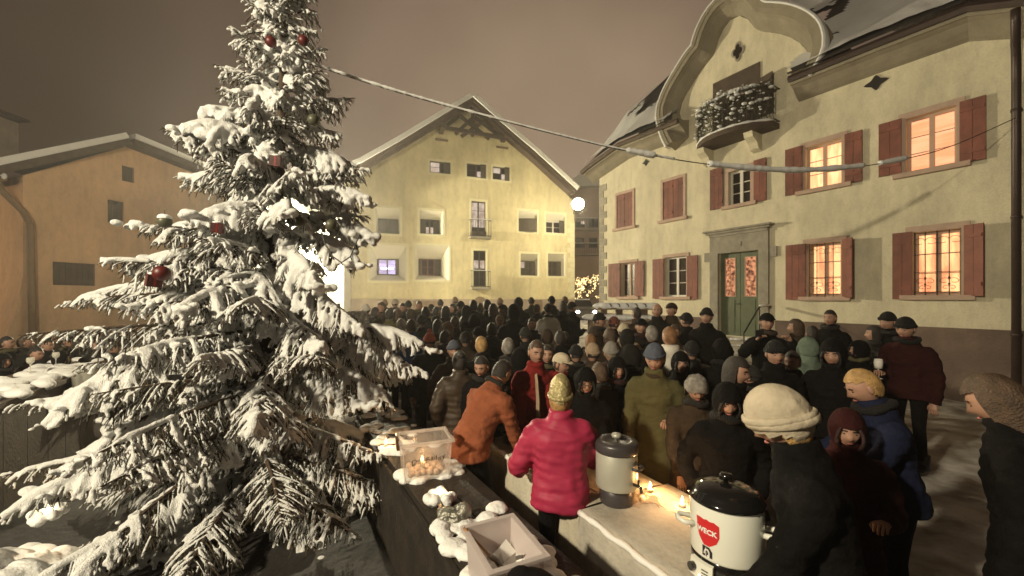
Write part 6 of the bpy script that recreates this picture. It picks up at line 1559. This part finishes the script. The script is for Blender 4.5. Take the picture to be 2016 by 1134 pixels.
P_('blue', 810, 627, 6.6, 8, 'blue', 'short', hair='brownhair', arms=('pocket', 'pocket'), clen=0, hp=4, vox=V2, label='person in bright blue jacket seen from behind')
P_('white_h', 790, 626, 6.9, 30, 'navy', 'short', hair='whitehair', clen=0, hp=4, label='white-haired person in navy coat left of the blue jacket')
P_('oliveback', 744, 626, 6.7, 5, 'olive', 'hood', 'olive', 'darkhair', arms=('pocket', 'pocket'), clen=1, hp=2, label='person in olive hooded coat standing just right of the fir tree')
P_('brownpuff', 905, 690, 4.3, 20, 'brown', 'bun', hair='darkhair', arms=('pocket', 'pocket'), puff=1, ck='puffer', clen=2, vox=V2, hp=8, label='dark-haired person in long brown puffer coat left of the orange jacket')
P_('head940', 948, 700, 4.0, 160, 'black', 'short', hair='darkhair', clen=1, hp=18, label='dark-haired person in black behind the bending orange jacket')
P_('grey1000', 1000, 664, 4.8, 10, 'black', 'short', hair='greyhair', clen=1, hp=6, label='grey-haired person in black coat behind the orange jacket')
P_('knit1167', 1167, 672, 4.6, 10, 'brown', 'beanie', 'tan', clen=1, hp=4, label='person in tan beanie seen from behind left of the pale beanie')
P_('knit1203', 1203, 669, 4.4, -5, 'black', 'beanie', 'greyhair', 'tan', clen=1, hp=4, label='person in pale grey beanie and black coat seen from behind')
P_('cap1238', 1240, 676, 4.2, 40, 'charcoal', 'hood', 'charcoal', 'brownhair', clen=1, hp=6, label='person in charcoal hooded coat left of the olive coat')
P_('tallback', 1011, 597, 7.3, 5, 'charcoal', 'hood', 'charcoal', 'darkhair', clen=1, hp=2, lean=0, label='tall broad person in charcoal hooded coat in the middle of the back crowd')
P_('bench1179', 1180, 613, 7.0, -120, 'brown', 'beanie', 'black', clen=0, hp=4, scarf='white', label='person in black beanie and brown coat at the left end of the snowy benches')
P_('bench1209', 1209, 621, 7.2, -70, 'black', 'beanie', 'redbrown', clen=1, hp=2, label='person in red-brown beanie in front of the snowy benches')
P_('men1294', 1294, 589, 7.6, 150, 'charcoal', 'bald_fringe', hair='tan', arms=('cup', 'pocket'), hp=4, lean=0, clen=1, label='balding person with a white cup under the ground-floor white window')
P_('men1321', 1322, 590, 7.8, 120, 'brown', 'cap', 'brown', arms=('cup', 'pocket'), hp=0, lean=0, clen=1, label='person in brown cap and brown coat under the ground-floor white window')
P_('men1350', 1351, 613, 6.9, 30, 'black', 'beanie', 'black', clen=1, hp=0, label='person in black beanie seen from behind, left of the one by the door')
P_('vest', 1079, 596, 9.3, 10, 'white', 'beanie', 'black', clen=1, hp=0, label='person in white jacket and black hat near the snow-bright gap')
P_('spiky', 1253, 604, 8.2, 20, 'brown', 'spiky', hair='darkhair', clen=1, hp=0, label='person with dark spiky hair before the snowy benches')
# things in hands
cup(grip(F_['blond'], 1, .06, .0), 'white cup held by the blond person in navy')
wineglass(grip(F_['glass'], 0, .07, .035), 'stemmed glass held by the tall person in dark red', 1.35)
cup(grip(F_['doorman'], 0, .05, .03), 'white cup held by the tall person beside the green door')
cup(grip(F_['men1294'], 0, .05, .02), 'white cup held by the balding person under the window')
cup(grip(F_['bread'], 0, .06, .02), 'white cup held by the person in black beanie facing the camera')
ph = grip(F_['photo'], 0, .07, .04); t = MB(); t.box(lambda a, b, c: ph + Vector((a, b, c)), (-.10, -.05, -.045), (.02, -.04, .045)); o = t.build('phone', M['iron']); tag(o, 'dark phone held up by the person at the door steps', 'phone')
# glasses of the hooded person
g = F_['glasses']; gb = MB(); hm = g['hm']
for s in (-1, 1): gb.tube([hm @ Vector((s * .032 + .020 * math.cos(t), .099, .006 + .016 * math.sin(t))) for t in np.linspace(0, 2 * math.pi, 13)], .0032, 5)
gb.tube([hm @ Vector((-.012, .1, .010)), hm @ Vector((.012, .1, .010))], .003, 5)
gm = gb.mesh('glasses', [M['iron']]); go = link('glasses', gm, g['o'])
# long tan scarf
q = F_['redarm']; sm = MB(); pts = [Vector((.03, .125, 1.43)), Vector((.035, .165, 1.36)), Vector((.03, .185, 1.2)), Vector((.03, .18, .98))]
sm.tube(pts, [.045, .05, .055, .055], 8, flat=.35); lm = sm.mesh('scarf', [M['trousers']]); so = child('scarf', lm, pmat('knit', 'tan'), q['o'])
# ---- the crowd further back: (column, head top, depth, coat, head, hat colour, hair, facing)
crowd = [
 (721, 597, 9.5, 'grey', 'beanie', 'white', 'darkhair', 20), (739, 604, 9.0, 'black', 'short', 0, 'darkhair', -30), (751, 594, 9.6, 'brown', 'short', 0, 'brownhair', 140), (757, 588, 11.5, 'brown', 'beanie', 'tan', 0, 40),
 (767, 606, 8.6, 'olive', 'short', 0, 'darkhair', 10), (778, 587, 11.6, 'grey', 'beanie', 'cream', 0, -20), (783, 607, 8.8, 'tan', 'long', 0, 'brownhair', 0), (793, 596, 10.2, 'black', 'short', 0, 'darkhair', 160),
 (804, 590, 11.2, 'charcoal', 'beanie', 'black', 0, 30), (809, 607, 9.2, 'brown', 'hood', 'brown', 'darkhair', 10), (825, 592, 11.0, 'brown', 'short', 0, 'brownhair', 170), (838, 603, 8.3, 'charcoal', 'short', 0, 'darkhair', 5),
 (849, 597, 10.4, 'olive', 'beanie', 'brown', 0, 0), (860, 603, 9.4, 'black', 'short', 0, 'darkhair', -40), (867, 588, 12.0, 'grey', 'beanie', 'grey', 0, 10), (877, 602, 8.9, 'brown', 'long', 0, 'darkhair', 20),
 (891, 597, 10.3, 'charcoal', 'short', 0, 'darkhair', 120), (896, 583, 12.5, 'brown', 'beanie', 'tan', 0, 0), (907, 591, 10.0, 'black', 'beanie', 'black', 0, 60), (918, 600, 9.0, 'charcoal', 'hood', 'charcoal', 'darkhair', 0),
 (932, 587, 9.0, 'black', 'short', 0, 'darkhair', 10), (946, 596, 9.6, 'olive', 'short', 0, 'brownhair', 0), (959, 589, 9.2, 'charcoal', 'short', 0, 'darkhair', 30), (971, 597, 9.0, 'brown', 'long', 0, 'brownhair', -10),
 (984, 585, 11.5, 'grey', 'beanie', 'tan', 0, 0), (990, 597, 9.6, 'black', 'cap', 'black', 'darkhair', 90), (934, 618, 6.9, 'black', 'hood', 'black', 'darkhair', 8), (896, 621, 7.3, 'brown', 'short', 0, 'brownhair', 0),
 (915, 628, 6.6, 'olive', 'cap', 'charcoal', 'darkhair', 15), (942, 641, 6.0, 'charcoal', 'beanie', 'black', 0, 40), (877, 650, 6.1, 'brown', 'short', 0, 'darkhair', -30), (862, 628, 7.0, 'charcoal', 'long', 0, 'darkhair', 0),
 (880, 632, 6.6, 'tan', 'furhood', 'greyhair', 'brownhair', 160), (830, 618, 7.6, 'charcoal', 'beanie', 'black', 0, 20), (918, 650, 5.7, 'brown', 'beanie', 'grey', 0, -20), (968, 634, 6.4, 'black', 'short', 0, 'darkhair', 12),
 (984, 617, 7.8, 'brown', 'cap', 'tan', 'brownhair', 170), (1021, 584, 10.2, 'charcoal', 'hood', 'charcoal', 'darkhair', 10), (1046, 584, 12.0, 'grey', 'beanie', 'grey', 0, 20), (1057, 598, 9.8, 'charcoal', 'short', 0, 'brownhair', -20),
 (1047, 625, 7.4, 'black', 'short', 0, 'brownhair', 165), (1086, 581, 10.8, 'charcoal', 'beanie', 'black', 0, 10), (1112, 582, 11.2, 'tan', 'beanie', 'tan', 0, 0), (1108, 592, 10.0, 'charcoal', 'long', 0, 'brownhair', 20), (1126, 592, 9.8, 'black', 'beanie', 'black', 0, -60),
 (1077, 646, 6.4, 'brown', 'furhood', 'tan', 'brownhair', 10), (1102, 650, 5.8, 'black', 'short', 0, 'darkhair', 0), (1034, 642, 6.0, 'charcoal', 'beanie', 'charcoal', 0, 5), (1112, 652, 6.2, 'charcoal', 'short', 0, 'darkhair', -15),
 (1168, 640, 6.3, 'brown', 'beanie', 'brown', 0, 10), (1163, 657, 5.7, 'brown', 'long', 0, 'ginger', 0), (1134, 676, 4.8, 'black', 'beanie', 'black', 0, 20), (1078, 678, 4.6, 'black', 'short', 0, 'darkhair', 170), (1022, 683, 4.5, 'black', 'hood', 'black', 'darkhair', 30),
 (1234, 646, 5.5, 'charcoal', 'furhood', 'tan', 'brownhair', 12), (1228, 634, 6.1, 'tan', 'beanie', 'cream', 0, 0), (1262, 623, 6.2, 'charcoal', 'cap', 'black', 'darkhair', 175), (1200, 645, 5.8, 'brown', 'long', 0, 'brownhair', 15),
 (1328, 638, 5.9, 'brown', 'short', 0, 'brownhair', 150), (1283, 640, 5.4, 'black', 'short', 0, 'greyhair', 0), (1362, 668, 4.6, 'black', 'beanie', 'black', 0, 10), (1340, 690, 4.1, 'black', 'hood', 'black', 'darkhair', 160), (1478, 716, 3.9, 'black', 'beanie', 'charcoal', 0, 40),
 (1560, 690, 4.2, 'black', 'short', 0, 'darkhair', 120), (1690, 668, 5.2, 'black', 'hood', 'black', 'darkhair', 80), (1720, 640, 6.0, 'charcoal', 'long', 0, 'darkhair', 60), (1215, 700, 3.9, 'black', 'hood', 'black', 'darkhair', -170), (1180, 712, 3.8, 'charcoal', 'short', 0, 'brownhair', 20),
 # left of the fir tree
 (14, 661, 6.6, 'black', 'short', 0, 'darkhair', -60), (50, 660, 6.8, 'charcoal', 'short', 0, 'brownhair', -40), (92, 665, 6.4, 'black', 'short', 0, 'darkhair', -70), (112, 649, 7.6, 'brown', 'bobble', 'tan', 0, -90),
 (136, 656, 6.9, 'black', 'beanie', 'black', 0, -80), (160, 660, 6.6, 'black', 'long', 0, 'darkhair', -50), (190, 664, 6.4, 'charcoal', 'short', 0, 'brownhair', -100), (72, 682, 5.9, 'darkred', 'short', 0, 'darkhair', -90), (6, 694, 5.5, 'black', 'hood', 'black', 'darkhair', -80), (122, 690, 5.9, 'black', 'hood', 'black', 'darkhair', -60), (225, 668, 6.4, 'black', 'beanie', 'black', 0, -60),
 (700, 612, 8.4, 'charcoal', 'short', 0, 'darkhair', 20), (690, 632, 7.2, 'black', 'beanie', 'black', 0, -30), (715, 640, 6.8, 'black', 'short', 0, 'darkhair', 40)]
rr = random.Random(12); armset = [('down', 'down'), ('pocket', 'pocket'), ('cup', 'pocket'), ('pocket', 'cup')]
for i, (x, y, Z, coat, hat, hc, hair, face) in enumerate(crowd):
    person(x, y, Z, face + rr.uniform(-12, 12), coat, hat, hc or 'black', hair or 'darkhair', arms=armset[(i * 7 + int(x)) % 4], lean=(0, 3)[i % 2], hp=(2, 8)[(i // 2) % 2], clen=(0, 1)[(i // 3) % 2], puff=1 if i % 5 == 0 else 0, ck='puffer' if i % 5 == 0 else 'cloth')
# ---- labels for the crowd, by look, then place, then order from the left
def crowd_labels():
    words = dict(beanie='beanie', bobble='bobble hat', cuffhat='knit hat', hood='hood up', furhood='fur-trimmed hood', cap='cap', short='short hair', long='long hair', spiky='spiky hair', bun='hair in a bun', bald_fringe='thin hair', fur='fur hat')
    hw = dict(darkhair='dark', brownhair='brown', greyhair='grey', ginger='ginger', blond='blond', whitehair='white', tan='tan')
    sides = lambda f: 'seen from behind' if abs((f + 180) % 360 - 180) < 60 else ('facing the camera' if abs((f + 180) % 360 - 180) > 125 else ('turned left' if ((f + 180) % 360 - 180) > 0 else 'turned right'))
    def zone(p):
        x, Z = p['x'], p['Z']
        if x < 300: return 'left of the fir tree'
        if x < 735: return 'right beside the fir tree'
        if x >= 1330: return 'before the cream house'
        if x >= 1140: return 'before the snowy benches'
        if Z > 8.2: return 'before the yellow house'
        return 'amid the crowd'
    un = [p for p in PEOPLE if not p['label']]; g = {}
    for p in un:
        if p['hat'] in ('short', 'long', 'spiky', 'bun'): h = hw[p['hair']] + ' ' + words[p['hat']]
        elif p['hat'] in ('hood',): h = 'hood up'
        else: h = str({'bluegrey': 'blue-grey', 'greyhair': 'grey', 'redbrown': 'red-brown'}.get(p['hc'], p['hc'])) + ' ' + words[p['hat']]
        p['t'] = f"{'dark red' if p['coat'] == 'darkred' else p['coat']} {'padded jacket' if p['ck'] == 'puffer' else 'long coat' if p['clen'] else 'jacket'}, {h}"; p['z'] = zone(p); g.setdefault((p['t'], p['z']), []).append(p)
    od = ['leftmost', 'second', 'third', 'fourth', 'fifth', 'sixth', 'seventh']
    for (t, z), ps in g.items():
        ps.sort(key=lambda p: p['x'])
        for i, p in enumerate(ps):
            if len(ps) == 1: p['label'] = f"person in {t}, {sides(p['face'])} {z}"
            else: p['label'] = f"{od[i]}{' from the left' if i else ''} person in {t} {z}"
    for p in PEOPLE:
        p['o']['label'] = p['label']; p['o']['group'] = 'people gathered in the snowy square'
crowd_labels()
# ================================================================== night haze: thin even mist round the whole place
def build_haze():
    m = bpy.data.materials.new('thin_mist'); m.use_nodes = True; t = m.node_tree; t.nodes.clear()
    o = N(t, 'ShaderNodeOutputMaterial'); v = N(t, 'ShaderNodeVolumePrincipled')
    v.inputs['Density'].default_value = .0042; v.inputs['Color'].default_value = (.95, .93, .90, 1); v.inputs['Anisotropy'].default_value = .55
    t.links.new(v.outputs[0], o.inputs['Volume'])
    mb = MB(); mb.box(I3, (-82, -62, -1.6), (82, 112, 19)); mb.build('haze', m, kind='stuff')
build_haze()
